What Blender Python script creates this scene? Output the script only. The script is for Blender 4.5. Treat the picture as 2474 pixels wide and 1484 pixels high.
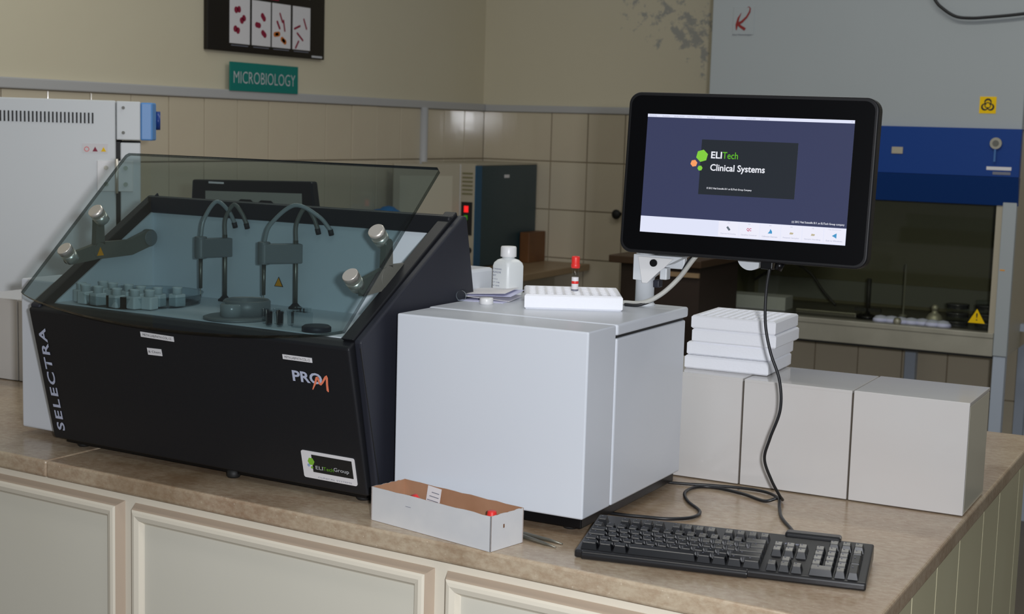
import bpy, bmesh, math, random
from mathutils import Matrix, Vector
random.seed(7)
for o in list(bpy.data.objects): bpy.data.objects.remove(o)
sc = bpy.context.scene
COL = sc.collection
ZC = 0.88                      # height of the counter top above the floor
pi = math.pi
def sl(c): return tuple((v/255/12.92 if v/255 <= .04045 else ((v/255+.055)/1.055)**2.4) for v in c)

# ------------------------------------------------------------ camera, world, lights, exposure
yaw, pitch, roll = .4805, .1218, .0289
cam = bpy.data.cameras.new('camera'); camo = bpy.data.objects.new('camera', cam); COL.objects.link(camo)
cam.sensor_width = 36; cam.lens = 36*3541.2/2474; cam.clip_start = .05; cam.clip_end = 60
fwd = Vector((-math.sin(yaw)*math.cos(pitch), math.cos(yaw)*math.cos(pitch), -math.sin(pitch)))
right = Vector((math.cos(yaw), math.sin(yaw), 0)); up = right.cross(fwd)
r2 = math.cos(roll)*right+math.sin(roll)*up; u2 = -math.sin(roll)*right+math.cos(roll)*up
M = Matrix((r2, u2, -fwd)).transposed().to_4x4()
M.translation = Vector((.4544, -1.9839, .6617+ZC)); camo.matrix_world = M
sc.camera = camo
cam.dof.use_dof = True; cam.dof.focus_distance = 2.55; cam.dof.aperture_fstop = 10

world = bpy.data.worlds.new('world'); sc.world = world; world.use_nodes = True
world.node_tree.nodes['Background'].inputs[0].default_value = (.86, .93, 1, 1)
world.node_tree.nodes['Background'].inputs[1].default_value = .19

def area(name, loc, target, sx, sy, power, color):
    l = bpy.data.lights.new(name, 'AREA'); l.shape = 'RECTANGLE'; l.size = sx; l.size_y = sy
    l.energy = power; l.color = color
    o = bpy.data.objects.new(name, l); COL.objects.link(o); o.location = Vector(loc)+Vector((0, 0, ZC))
    o.rotation_euler = (Vector(target)-Vector(loc)).to_track_quat('-Z', 'Y').to_euler(); return o
# camera flash just above the lens, two fluorescent ceiling fittings
area('flash_light', (.56, -1.93, .715), (-.75, .7, .10), .07, .045, 47, (.93, .95, 1))
area('ceiling_light_left', (-2.0, 1.2, 2.1), (-2.0, 1.25, 0), 1.6, .3, 9, (1, .98, .88))
area('ceiling_light_right', (-.2, -.6, 2.1), (-.2, -.55, 0), 1.6, .3, 9, (1, .97, .92))
area('fill_light_far', (-.4, 2.2, 2.1), (-.4, 2.25, 0), 1.6, .3, 17, (1, .98, .90))  # extra lamp, added to brighten the back wall and safety cabinet
sc.view_settings.view_transform = 'Standard'; sc.view_settings.look = 'None'
sc.view_settings.gamma = 1; sc.view_settings.exposure = 0; sc.view_settings.use_curve_mapping = False

# ------------------------------------------------------------ materials
def mat(name, col, rough=.5, metal=0, spec=.5, noise=None, bump=None, emis=None, es=1.0, alpha=None, trans=0, coat=0):
    m = bpy.data.materials.new(name); m.use_nodes = True; nt = m.node_tree; N = nt.nodes; L = nt.links
    b = N['Principled BSDF']; c = sl(col)
    b.inputs['Base Color'].default_value = (*c, 1); b.inputs['Roughness'].default_value = rough
    b.inputs['Metallic'].default_value = metal; b.inputs['Specular IOR Level'].default_value = spec
    if coat: b.inputs['Coat Weight'].default_value = coat; b.inputs['Coat Roughness'].default_value = .08
    if alpha: b.inputs['Alpha'].default_value = alpha
    if trans: b.inputs['Transmission Weight'].default_value = trans
    if emis: b.inputs['Emission Color'].default_value = (*sl(emis), 1); b.inputs['Emission Strength'].default_value = es
    tc = N.new('ShaderNodeTexCoord')
    if noise:      # (scale, colour2, amount, detail)
        s, c2, amt = noise[:3]; n = N.new('ShaderNodeTexNoise'); n.inputs['Scale'].default_value = s; n.inputs['Detail'].default_value = 6
        L.new(tc.outputs['Object'], n.inputs['Vector'])
        r = N.new('ShaderNodeValToRGB'); r.color_ramp.elements[0].position = .5-amt; r.color_ramp.elements[1].position = .5+amt
        r.color_ramp.elements[0].color = (*sl(c2), 1); r.color_ramp.elements[1].color = (*c, 1)
        L.new(n.outputs['Fac'], r.inputs['Fac']); L.new(r.outputs['Color'], b.inputs['Base Color'])
    if bump:
        n2 = N.new('ShaderNodeTexNoise'); n2.inputs['Scale'].default_value = bump[0]; n2.inputs['Detail'].default_value = 4
        L.new(tc.outputs['Object'], n2.inputs['Vector'])
        bm = N.new('ShaderNodeBump'); bm.inputs['Strength'].default_value = bump[1]; bm.inputs['Distance'].default_value = bump[2]
        L.new(n2.outputs['Fac'], bm.inputs['Height']); L.new(bm.outputs['Normal'], b.inputs['Normal'])
    return m
def glassmat(name, col, fres=1.45, rough=.02):
    m = bpy.data.materials.new(name); m.use_nodes = True; nt = m.node_tree; N = nt.nodes; L = nt.links
    N.remove(N['Principled BSDF']); out = N['Material Output']
    t = N.new('ShaderNodeBsdfTransparent'); t.inputs[0].default_value = (*col, 1)
    g = N.new('ShaderNodeBsdfGlossy'); g.inputs['Roughness'].default_value = rough; g.inputs['Color'].default_value = (.8, .8, .8, 1)
    f = N.new('ShaderNodeFresnel'); f.inputs['IOR'].default_value = fres
    mx = N.new('ShaderNodeMixShader'); ge = N.new('ShaderNodeNewGeometry'); iv = N.new('ShaderNodeMath'); iv.operation = 'SUBTRACT'; iv.inputs[0].default_value = 1; L.new(ge.outputs['Backfacing'], iv.inputs[1])
    mu = N.new('ShaderNodeMath'); mu.operation = 'MULTIPLY'; L.new(f.outputs[0], mu.inputs[0]); L.new(iv.outputs[0], mu.inputs[1])
    L.new(mu.outputs[0], mx.inputs[0]); L.new(t.outputs[0], mx.inputs[1]); L.new(g.outputs[0], mx.inputs[2])
    L.new(mx.outputs[0], out.inputs['Surface']); return m

def wallpaint():
    m = mat('cream_wall_paint', (216, 208, 184), .55, noise=(1.2, (210, 201, 175), .3), bump=(14, .15, .004))
    nt = m.node_tree; N = nt.nodes; L = nt.links; b = N['Principled BSDF']
    base = b.inputs['Base Color'].links[0].from_socket
    tc = N.new('ShaderNodeTexCoord')
    # peeling damp patch on the back wall: mask around one place times a broken noise
    mp = N.new('ShaderNodeMapping'); mp.inputs['Location'].default_value = (2.10, -4.655, -1.14); L.new(tc.outputs['Object'], mp.inputs['Vector'])
    rot = N.new('ShaderNodeVectorRotate'); rot.rotation_type = 'Y_AXIS'; rot.inputs['Angle'].default_value = -.5; L.new(mp.outputs[0], rot.inputs['Vector'])
    sc_ = N.new('ShaderNodeVectorMath'); sc_.operation = 'MULTIPLY'; sc_.inputs[1].default_value = (1/.62, 1.2, 1/.22); L.new(rot.outputs[0], sc_.inputs[0])
    ln = N.new('ShaderNodeVectorMath'); ln.operation = 'LENGTH'; L.new(sc_.outputs[0], ln.inputs[0])
    n = N.new('ShaderNodeTexNoise'); n.inputs['Scale'].default_value = 17; n.inputs['Detail'].default_value = 8; n.inputs['Roughness'].default_value = .7
    L.new(tc.outputs['Object'], n.inputs['Vector'])
    a = N.new('ShaderNodeMath'); a.operation = 'MULTIPLY_ADD'; a.inputs[1].default_value = -.20; L.new(ln.outputs['Value'], a.inputs[0]); L.new(n.outputs['Fac'], a.inputs[2])
    r = N.new('ShaderNodeValToRGB'); r.color_ramp.elements[0].position = .44; r.color_ramp.elements[1].position = .50
    r.color_ramp.elements[1].color = (.7, .7, .7, 1); L.new(a.outputs[0], r.inputs['Fac'])
    mx = N.new('ShaderNodeMix'); mx.data_type = 'RGBA'; L.new(r.outputs['Color'], mx.inputs['Factor']); L.new(base, mx.inputs[6])
    mx.inputs[7].default_value = (*sl((140, 144, 146)), 1); L.new(mx.outputs[2], b.inputs['Base Color'])
    return m
def marble():
    m = mat('beige_marble', (176, 150, 122), .22, spec=.5)
    nt = m.node_tree; N = nt.nodes; L = nt.links; b = N['Principled BSDF']; tc = N.new('ShaderNodeTexCoord')
    n1 = N.new('ShaderNodeTexNoise'); n1.inputs['Scale'].default_value = 3.2; n1.inputs['Detail'].default_value = 8; n1.inputs['Distortion'].default_value = .6
    n2 = N.new('ShaderNodeTexNoise'); n2.inputs['Scale'].default_value = 75; n2.inputs['Detail'].default_value = 5; n2.inputs['Roughness'].default_value = .7
    vo = N.new('ShaderNodeTexVoronoi'); vo.inputs['Scale'].default_value = 70
    mp = N.new('ShaderNodeMapping'); mp.inputs['Scale'].default_value = (.8, 1.3, 1.3); mp.inputs['Rotation'].default_value = (0, 0, -.4)
    L.new(tc.outputs['Object'], mp.inputs['Vector'])
    for n in (n1, n2): L.new(mp.outputs[0], n.inputs['Vector'])
    L.new(tc.outputs['Object'], vo.inputs['Vector'])
    r1 = N.new('ShaderNodeValToRGB'); r1.color_ramp.elements[0].position = .33; r1.color_ramp.elements[1].position = .66
    r1.color_ramp.elements[0].color = (*sl((166, 142, 120)), 1); r1.color_ramp.elements[1].color = (*sl((192, 176, 152)), 1)
    L.new(n1.outputs['Fac'], r1.inputs['Fac'])
    r2_ = N.new('ShaderNodeValToRGB'); r2_.color_ramp.elements[0].position = .35; r2_.color_ramp.elements[1].position = .62
    r2_.color_ramp.elements[0].color = (*sl((148, 116, 86)), 1); r2_.color_ramp.elements[1].color = (*sl((200, 184, 158)), 1)
    L.new(n2.outputs['Fac'], r2_.inputs['Fac'])
    mx = N.new('ShaderNodeMix'); mx.data_type = 'RGBA'; mx.inputs['Factor'].default_value = .40
    L.new(r1.outputs[0], mx.inputs[6]); L.new(r2_.outputs[0], mx.inputs[7])
    # sparse pale chips and brown stains
    r3 = N.new('ShaderNodeValToRGB'); r3.color_ramp.elements[0].position = .06; r3.color_ramp.elements[1].position = .1
    r3.color_ramp.elements[0].color = (1, 1, 1, 1); r3.color_ramp.elements[1].color = (0, 0, 0, 1); L.new(vo.outputs['Distance'], r3.inputs['Fac'])
    m2 = N.new('ShaderNodeMix'); m2.data_type = 'RGBA'; m2.inputs[7].default_value = (*sl((222, 208, 186)), 1)
    sc2 = N.new('ShaderNodeMath'); sc2.operation = 'MULTIPLY'; sc2.inputs[1].default_value = .6; L.new(r3.outputs[0], sc2.inputs[0])
    L.new(sc2.outputs[0], m2.inputs['Factor']); L.new(mx.outputs[2], m2.inputs[6])
    n4 = N.new('ShaderNodeTexNoise'); n4.inputs['Scale'].default_value = 1.8; n4.inputs['Detail'].default_value = 7; n4.inputs['Roughness'].default_value = .65
    L.new(tc.outputs['Object'], n4.inputs['Vector'])
    r4 = N.new('ShaderNodeValToRGB'); r4.color_ramp.elements[0].position = .50; r4.color_ramp.elements[1].position = .66
    r4.color_ramp.elements[1].color = (.7, .7, .7, 1); L.new(n4.outputs['Fac'], r4.inputs['Fac'])
    m3 = N.new('ShaderNodeMix'); m3.data_type = 'RGBA'; m3.inputs[7].default_value = (*sl((112, 82, 50)), 1)
    L.new(r4.outputs[0], m3.inputs['Factor']); L.new(m2.outputs[2], m3.inputs[6])
    L.new(m3.outputs[2], b.inputs['Base Color']); return m

PAINT = wallpaint(); MARBLE = marble()
TILE = mat('glazed_cream_tile', (210, 201, 176), .08, noise=(2.5, (204, 190, 168), .25), bump=(5, .12, .004))
GROUT = mat('dirty_grout', (158, 143, 120), .9)
LTILE = mat('glazed_white_tile', (201, 200, 198), .10, noise=(4, (199, 194, 190), .3), bump=(6, .06, .003))
ETILE = mat('end_white_tile', (206, 202, 184), .12)
LGROUT = mat('dark_grout', (74, 66, 56), .9)
RAIL = mat('grey_painted_rail', (184, 184, 184), .4)
FLOOR = mat('brown_floor', (104, 96, 84), .4, noise=(3, (92, 84, 74), .3))
CREAM = mat('cream_door_paint', (226, 222, 208), .35, noise=(2, (220, 216, 200), .3), bump=(20, .06, .002))
CREAM2 = mat('cream_frame_paint', (232, 224, 206), .4)
BLACK = mat('black_textured_plastic', (26, 27, 31), .48, spec=.4, bump=(900, .25, .0006))
BLACK2 = mat('dark_charcoal_plastic', (37, 39, 48), .5, spec=.4, bump=(900, .25, .0006))
BLKG = mat('glossy_black_plastic', (10, 10, 12), .3, spec=.3)
WHITE = mat('white_powder_coat', (212, 216, 222), .33, noise=(3, (208, 213, 221), .3), bump=(500, .08, .0004))
WHITE2 = mat('white_plastic', (222, 222, 222), .35)
LINER = mat('interior_white', (206, 214, 220), .4)
FOAM = mat('white_polystyrene', (240, 241, 246), .75, bump=(180, .35, .0015))
FOAMH = mat('foam_hole_shade', (170, 170, 168), .9)
CHROME = mat('brushed_steel_knob', (226, 220, 210), .34, metal=.7)
STEEL = mat('stainless_steel', (186, 183, 168), .42, metal=.45, noise=(6, (152, 148, 134), .3))
STEELD = mat('dull_steel', (120, 118, 108), .38, metal=.8)
OLIVE = mat('grey_bracket', (104, 104, 96), .45)
ARMG = mat('probe_arm_grey', (112, 116, 116), .4)
HOSE = mat('clear_grey_hose', (140, 146, 146), .25)
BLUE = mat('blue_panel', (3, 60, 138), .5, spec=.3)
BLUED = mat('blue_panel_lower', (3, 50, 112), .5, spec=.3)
LBLUE = mat('light_blue_panel', (94, 150, 214), .4)
DBLUE = mat('dark_blue_knob', (34, 66, 140), .3)
TEAL = mat('teal_steel', (44, 66, 72), .45)
TEALE = mat('teal_edge', (34, 84, 116), .45)
SIGN = mat('sign_teal', (0, 122, 112), .5)
INK = mat('black_ink', (24, 24, 24), .6)
INKB = mat('blue_ink', (90, 94, 130), .6)
GINK = mat('grey_ink', (120, 122, 135), .6)
PAPER = mat('white_paper', (226, 224, 226), .7)
LPAPER = mat('lilac_paper', (204, 206, 236), .7)
LET = mat('lettering_pale_blue', (186, 192, 214), .5)
LETW = mat('lettering_white', (200, 202, 206), .5)
ORANGE = mat('orange_lettering', (240, 134, 100), .5)
GREEN = mat('logo_green', (132, 190, 60), .5)
GREEN2 = mat('lettering_green', (100, 165, 30), .5)
LOGOB = mat('logo_blue_grey', (150, 170, 205), .5)
YEL = mat('warning_yellow', (250, 205, 0), .5, spec=.2)
AMB = mat('warning_amber', (236, 160, 20), .5)
RED = mat('red_cap', (226, 48, 42), .4)
MAROON = mat('print_maroon', (140, 14, 52), .6)
ORG = mat('print_ochre', (200, 110, 30), .6)
DESK = mat('desk_top_brown', (70, 50, 32), .5)
WOOD = mat('brown_wood', (120, 78, 40), .5, noise=(8, (96, 58, 28), .3))
DWOOD = mat('dark_brown_wood', (40, 26, 16), .6)
BENCH = mat('bench_brown', (164, 140, 108), .35, noise=(6, (146, 120, 90), .3))
CARD = mat('brown_cardboard', (180, 138, 108), .85, noise=(18, (158, 116, 86), .3))
CARDW = mat('white_cardboard', (214, 214, 214), .7, noise=(30, (205, 206, 208), .3), bump=(60, .1, .001))
BEIGE = mat('beige_case', (176, 168, 148), .45)
CYAN = mat('cyan_glove', (10, 120, 190), .5)
HDPE = mat('milky_plastic', (222, 226, 226), .35)
CLEARB = mat('frosted_bottle', (212, 222, 224), .35, alpha=.8)
LEDR = mat('red_led', (20, 0, 0), .4, emis=(255, 40, 40), es=1.0)
LEDG = mat('green_led', (0, 20, 0), .4, emis=(60, 140, 30), es=.6)
CABW = mat('cabinet_grey_white', (172, 179, 182), .45, noise=(2, (167, 174, 177), .3))
OVENW = mat('oven_white_enamel', (214, 218, 220), .4, noise=(2, (208, 212, 214), .3))
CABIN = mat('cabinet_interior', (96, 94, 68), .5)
PETD = mat('petri_agar', (58, 60, 66), .15, spec=.9)
PETG = mat('vial_glass_rim', (190, 200, 205), .2, alpha=.6)
POLE = mat('pole_white', (206, 210, 214), .35)
GREYC = mat('grey_cable', (182, 182, 176), .5)
BLKC = mat('black_cable', (22, 23, 26), .4)
KEYB = mat('black_key', (20, 21, 24), .24, spec=.7)
KEYC = mat('black_key_body', (26, 26, 28), .3)
LINKM = mat('cyan_sheet', (140, 190, 200), .6)
GLASS = glassmat('smoked_glass', (.69, .755, .76))
GLASSE = mat('glass_edge', (8, 12, 12), .2)
CLEAR = glassmat('clear_plastic', (.90, .92, .92), 1.4, .05)
SASH = glassmat('sash_glass', (.90, .91, .86), 1.45, .03)
BASIN = glassmat('clear_basin', (.88, .91, .92), 1.35, .15)
def scr(name, c, es=1.0): return mat(name, (4, 4, 5), .3, spec=.3, emis=c, es=es)
S_BG = scr('screen_blue_grey', (56, 61, 92)); S_BAR = scr('screen_bar_white', (224, 228, 248)); S_BOX = scr('screen_dark_box', (36, 41, 48))
S_W = scr('screen_white', (236, 238, 246)); S_GR = scr('screen_green', (130, 205, 62)); S_GT = scr('screen_green_text', (98, 188, 38))
S_OR = scr('screen_orange', (250, 160, 100)); S_GY = scr('screen_grey_text', (160, 164, 190)); S_BT = scr('screen_button', (236, 236, 250))
S_BL = scr('screen_blue_icon', (70, 150, 200)); S_PK = scr('screen_red_icon', (190, 30, 90)); S_TN = scr('screen_tan_icon', (190, 180, 150)); S_DK = scr('screen_dark_icon', (100, 110, 120))

# ------------------------------------------------------------ mesh builder
class B:
    def __init__(s): s.v = []; s.f = []; s.sm = []
    def add(s, vs, fs, smooth=False, m=None):
        n = len(s.v)
        s.v += [tuple((m @ Vector(p)) if m is not None else p) for p in vs]
        s.f += [tuple(i+n for i in f) for f in fs]; s.sm += [smooth]*len(fs) if not isinstance(smooth, list) else smooth
        return s
    def box(s, x0, x1, y0, y1, z0, z1, m=None):
        return s.add([(x, y, z) for x in (x0, x1) for y in (y0, y1) for z in (z0, z1)],
                     [(0, 1, 3, 2), (4, 6, 7, 5), (0, 4, 5, 1), (2, 3, 7, 6), (0, 2, 6, 4), (1, 5, 7, 3)], False, m)
    def prism(s, poly, a, b, axis='x', m=None):
        def P(t, p): return {'x': (t, p[0], p[1]), 'y': (p[0], t, p[1]), 'z': (p[0], p[1], t)}[axis]
        n = len(poly)
        return s.add([P(a, p) for p in poly]+[P(b, p) for p in poly],
                     [tuple(range(n))[::-1], tuple(range(n, 2*n))]+[(i, (i+1) % n, n+(i+1) % n, n+i) for i in range(n)], False, m)
    def cyl(s, p0, p1, r0, r1=None, n=20, smooth=True):
        return s.tube([p0, p1], [r0, r0 if r1 is None else r1], n, smooth)
    def tube(s, pts, r, n=10, smooth=True, caps=True):
        pts = [Vector(p) for p in pts]; k = len(pts); rr = r if isinstance(r, (list, tuple)) else [r]*k
        vs = []; t0 = None; nx = None
        for i, p in enumerate(pts):
            t = (pts[min(i+1, k-1)]-pts[max(i-1, 0)]).normalized()
            if nx is None:
                a = Vector((0, 0, 1)) if abs(t.z) < .9 else Vector((1, 0, 0)); nx = t.cross(a).normalized()
            else: nx = (nx-t*nx.dot(t)).normalized()
            ny = t.cross(nx)
            vs += [p+(nx*math.cos(2*pi*j/n)+ny*math.sin(2*pi*j/n))*rr[i] for j in range(n)]
        fs = [(i*n+j, i*n+(j+1) % n, (i+1)*n+(j+1) % n, (i+1)*n+j) for i in range(k-1) for j in range(n)]
        sm = [smooth]*len(fs)
        if caps: fs += [tuple(range(n))[::-1], tuple(range((k-1)*n, k*n))]; sm += [False, False]
        return s.add([tuple(v) for v in vs], fs, sm)
    def lathe(s, prof, c=(0, 0, 0), n=28, smooth=True, m=None):
        vs = []; fs = []
        for (r, z) in prof: vs += [(c[0]+r*math.cos(2*pi*j/n), c[1]+r*math.sin(2*pi*j/n), c[2]+z) for j in range(n)]
        for i in range(len(prof)-1): fs += [(i*n+j, i*n+(j+1) % n, (i+1)*n+(j+1) % n, (i+1)*n+j) for j in range(n)]
        sm = [smooth]*len(fs)
        if prof[0][0] > 1e-6: fs.append(tuple(range(n))[::-1]); sm.append(False)
        if prof[-1][0] > 1e-6: k = len(prof)-1; fs.append(tuple(range(k*n, k*n+n))); sm.append(False)
        return s.add(vs, fs, sm, m)
    def mesh(s, name):
        me = bpy.data.meshes.new(name); me.from_pydata(s.v, [], s.f); me.polygons.foreach_set('use_smooth', s.sm)
        me.validate(); bm = bmesh.new(); bm.from_mesh(me); bmesh.ops.remove_doubles(bm, verts=bm.verts, dist=1e-6); bmesh.ops.recalc_face_normals(bm, faces=bm.faces); bm.to_mesh(me); bm.free()
        return me
def bez(pts, n=8):      # smooth curve through points (Catmull-Rom)
    P = [Vector(p) for p in pts]; P = [P[0]*2-P[1]]+P+[P[-1]*2-P[-2]]; out = []
    for i in range(1, len(P)-2):
        for j in range(n):
            t = j/n; a, b, c, d = P[i-1:i+3]
            out.append(.5*((2*b)+(c-a)*t+(2*a-5*b+4*c-d)*t*t+(3*b-a-3*c+d)*t**3))
    out.append(P[-2]); return out
def rrect(x0, x1, y0, y1, r, n=6):
    out = []
    for cx, cy, a0 in ((x1-r, y1-r, 0), (x0+r, y1-r, 90), (x0+r, y0+r, 180), (x1-r, y0+r, 270)):
        out += [(cx+r*math.cos(math.radians(a0+90*i/n)), cy+r*math.sin(math.radians(a0+90*i/n))) for i in range(n+1)]
    return out
def finish(o, m, parent=None, bevel=0, seg=2):
    if m is not None and o.type == 'MESH': o.data.materials.clear(); o.data.materials.append(m)
    COL.objects.link(o)
    if parent: o.parent = parent
    if bevel:
        md = o.modifiers.new('bevel', 'BEVEL'); md.width = bevel; md.segments = seg; md.limit_method = 'ANGLE'; md.angle_limit = math.radians(40)
    return o
def part(name, b, m, parent, bevel=0, seg=2, label=None, loc=None):
    o = bpy.data.objects.new(name, b.mesh(name) if isinstance(b, B) else b)
    finish(o, m, parent, bevel, seg)
    if label: o['label'] = label
    if loc: o.location = loc
    return o
def thing(name, label, cat, loc=(0, 0, 0), rz=0, group=None, lift=True):
    o = bpy.data.objects.new(name, None); COL.objects.link(o); o.empty_display_size = .05
    o.location = Vector(loc)+Vector((0, 0, ZC if lift else 0)); o.rotation_euler = (0, 0, rz)
    o['label'] = label; o['category'] = cat
    if group: o['group'] = group
    return o
def solo(name, b, m, label, cat, loc=(0, 0, 0), rz=0, group=None, bevel=0, seg=2):
    o = bpy.data.objects.new(name, b.mesh(name)); finish(o, m, None, bevel, seg)
    o.location = Vector(loc)+Vector((0, 0, ZC)); o.rotation_euler = (0, 0, rz); o['label'] = label; o['category'] = cat
    if group: o['group'] = group
    return o
def struct(name, b, m, bevel=0):
    o = bpy.data.objects.new(name, b.mesh(name)); finish(o, m, None, bevel); o.location = (0, 0, ZC); o['kind'] = 'structure'; return o
def copy_tree(o, parent=None):
    c = o.copy(); COL.objects.link(c)
    if parent: c.parent = parent
    for ch in o.children: copy_tree(ch, c)
    return c
_tc = {}
def text(s, size, m, parent, mtx, name='lettering', offset=0, ext=.0002, width=None, height=None, shear=0, space=1, align='LEFT', label=None):
    """flat lettering as its own mesh; mtx maps text x,y plane (z out) into the parent's space; width fixes the total width"""
    cu = bpy.data.curves.new('t', 'FONT'); cu.body = s; cu.size = 1; cu.extrude = 0; cu.offset = offset; cu.shear = shear; cu.space_character = space; cu.resolution_u = 3
    to = bpy.data.objects.new('t', cu); COL.objects.link(to)
    me = bpy.data.meshes.new_from_object(to.evaluated_get(bpy.context.evaluated_depsgraph_get())) if True else None
    bpy.data.objects.remove(to)
    me.name = name
    xs = [v.co.x for v in me.vertices]; ys = [v.co.y for v in me.vertices]
    x0, x1, y0, y1 = min(xs), max(xs), min(ys), max(ys)
    kx = (width/(x1-x0)) if width else size; ky = (height/(y1-y0)) if height else (size if not width else kx)
    if width and not height and size: ky = size
    sh = {'LEFT': 0, 'CENTER': -(x1-x0)*kx/2, 'RIGHT': -(x1-x0)*kx}[align]
    for v in me.vertices: v.co = mtx @ Vector(((v.co.x-x0)*kx+sh, (v.co.y-y0)*ky, ext))
    me.materials.clear()
    return part(name, me, m, parent, label=label)
def frame(o, x, y):      # matrix with columns x, y, x×y at origin o
    x = Vector(x).normalized(); y = Vector(y).normalized(); z = x.cross(y)
    m = Matrix((x, y, z)).transposed().to_4x4(); m.translation = Vector(o); return m
def flat(poly, m, t=.0004):     # thin sheet in the plane of matrix m
    b = B(); b.prism(poly, 0, t, 'z', m); return b
def rect(x0, x1, y0, y1): return [(x0, y0), (x1, y0), (x1, y1), (x0, y1)]
def ngon(cx, cy, r, n=6, a0=0): return [(cx+r*math.cos(a0+2*pi*i/n), cy+r*math.sin(a0+2*pi*i/n)) for i in range(n)]
def ribbon(pts, ws):
    P = [Vector((*p, 0)) for p in pts]; L_ = []; R_ = []
    for i, p in enumerate(P):
        t = (P[min(i+1, len(P)-1)]-P[max(i-1, 0)]).normalized(); n = Vector((-t.y, t.x, 0)); w = ws[i] if isinstance(ws, (list, tuple)) else ws
        L_.append(p+n*w/2); R_.append(p-n*w/2)
    vs = [(q.x, q.y) for q in L_]+[(q.x, q.y) for q in R_]; return vs, [(i, i+1, len(P)+i+1, len(P)+i) for i in range(len(P)-1)]
def ribpart(name, pts, ws, m, parent, mtx, z=.0006, label=None):
    vs, fs = ribbon(pts, ws); b = B(); b.add([(x, y, z) for x, y in vs], fs, False, mtx); return part(name, b, m, parent, label=label)

# ------------------------------------------------------------ room
XW, YW = -3.2045, 4.655
struct('floor', B().box(-3.6, 2.6, -3.4, 4.9, -ZC-.1, -ZC), FLOOR)
wb = struct('wall_back', B().box(-3.4, 2.6, YW, YW+.15, -ZC, 2.2), PAINT)
wl = struct('wall_left', B().box(XW-.15, XW, -3.4, YW, -ZC, 2.2), PAINT)
ZT, HT, TW = .7448, .2411, .2
struct('trim_1', B().box(XW, XW+.022, -3.4, YW, ZT-.004, ZT+.032), RAIL, .004)
struct('trim_2', B().box(XW+.022, 2.6, YW-.022, YW, ZT-.004, ZT+.030), RAIL, .004)
struct('trim_3', B().tube([(XW+.02, 4.035, .0), (XW+.02, 4.035, ZT)], .021, 12), RAIL)
gb = part('grout', B().box(XW, 2.6, YW-.004, YW, -ZC, ZT-.003), GROUT, wb); gb['kind'] = 'stuff'
gl = part('grout', B().box(XW, XW+.004, -3.4, YW-.004, -ZC, ZT-.003), GROUT, wl); gl['kind'] = 'stuff'
G = .0025
tm = B().box(G, TW-G, -.012, -.004, G, HT-G).mesh('tile')
tl = B().box(.004, .012, G, TW-G, G, HT-G).mesh('tile')
x = XW+TW*-.07
for i in range(19):
    for j in range(7):
        z0 = ZT-.004-(j+1)*HT
        if z0 < -ZC: continue
        xx = XW+.012+TW*(i-.0)-.012*0-.014
        if i == 0: xx = XW+.0125-G
        o = part('tile', tm, TILE, wb, .0012, 1); o.location = (xx+random.uniform(-.0006, .0006), YW+random.uniform(-.001, .0006), z0)
        o.rotation_euler = (random.uniform(-.004, .004), 0, random.uniform(-.004, .004))
for i in range(30):
    for j in range(4):
        z0 = ZT-.004-(j+1)*HT
        yy = YW-.014-TW*(i+1)
        o = part('tile', tl, TILE, wl, .0012, 1); o.location = (XW+random.uniform(-.0006, .001), yy, z0)
        o.rotation_euler = (0, random.uniform(-.004, .004), random.uniform(-.004, .004))
hk = thing('wall_hook', 'small dark round hook on the tiled back wall, left of the big monitor', 'hook', (-2.42, YW-.012, .255))
part('peg', B().cyl((0, 0, 0), (0, -.03, 0), .012), INK, hk); part('knob', B().lathe([(0, 0), (.02, .002), (.024, .01), (.014, .018), (0, .02)], m=Matrix.Translation((0, -.03, 0)) @ Matrix.Rotation(pi/2, 4, 'X')), INK, hk)

# ------------------------------------------------------------ island counter
CR = -.0655
cu = (math.cos(CR), math.sin(CR)); 
def cw(u, v): return (-.82+cu[0]*u-cu[1]*v, cu[1]*u+cu[0]*v)      # counter-front frame to world
ct = thing('marble_countertop', 'beige marble countertop of the island with a rounded front edge', 'countertop')
TH = .033
def slab(name, pts):
    b = B(); b.prism(pts, -TH, 0, 'z'); return part(name, b, MARBLE, ct, .005, 3)
xj = -.82
j0 = cw(-.7895, 0); j1 = cw(-.7890, 0)
pR = (.0073, cw(.83, 0)[1])
slab('slab', [j1, (.0073, cw(.8295, 0)[1]), (.0073, 1.47), (-1.42, 1.47), (-1.60, .30)])
slab('slab', [(-2.75, cw(-1.95, 0)[1]), j0, (-1.6005, .30), (-1.4205, 1.47), (-2.75, 1.47)])
cab = thing('base_cabinet', 'cream painted island base cabinet with framed doors under the marble top', 'cabinet')
def cbox(b, u0, u1, v0, v1, z0, z1):
    p = [cw(u0, v0), cw(u1, v0), cw(u1, v1), cw(u0, v1)]; b.prism(p, z0, z1, 'z'); return b
part('cabinet_frame', cbox(B(), -1.92, .795, .022, .07, -.86, -TH), CREAM2, cab)
part('carcass', B().prism([cw(-1.92, .07), cw(.795, .07), (-.030, 1.44), (-2.72, 1.44)], -.86, -TH, 'z'), CREAM2, cab)
doors = [(-1.265, -.5985), (-.5725, .1044), (.1285, .79)]
EDGE = mat('shaded_door_edge', (194, 176, 156), .5)  # darker cream: shade of the outer door bevel painted into its colour
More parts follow.
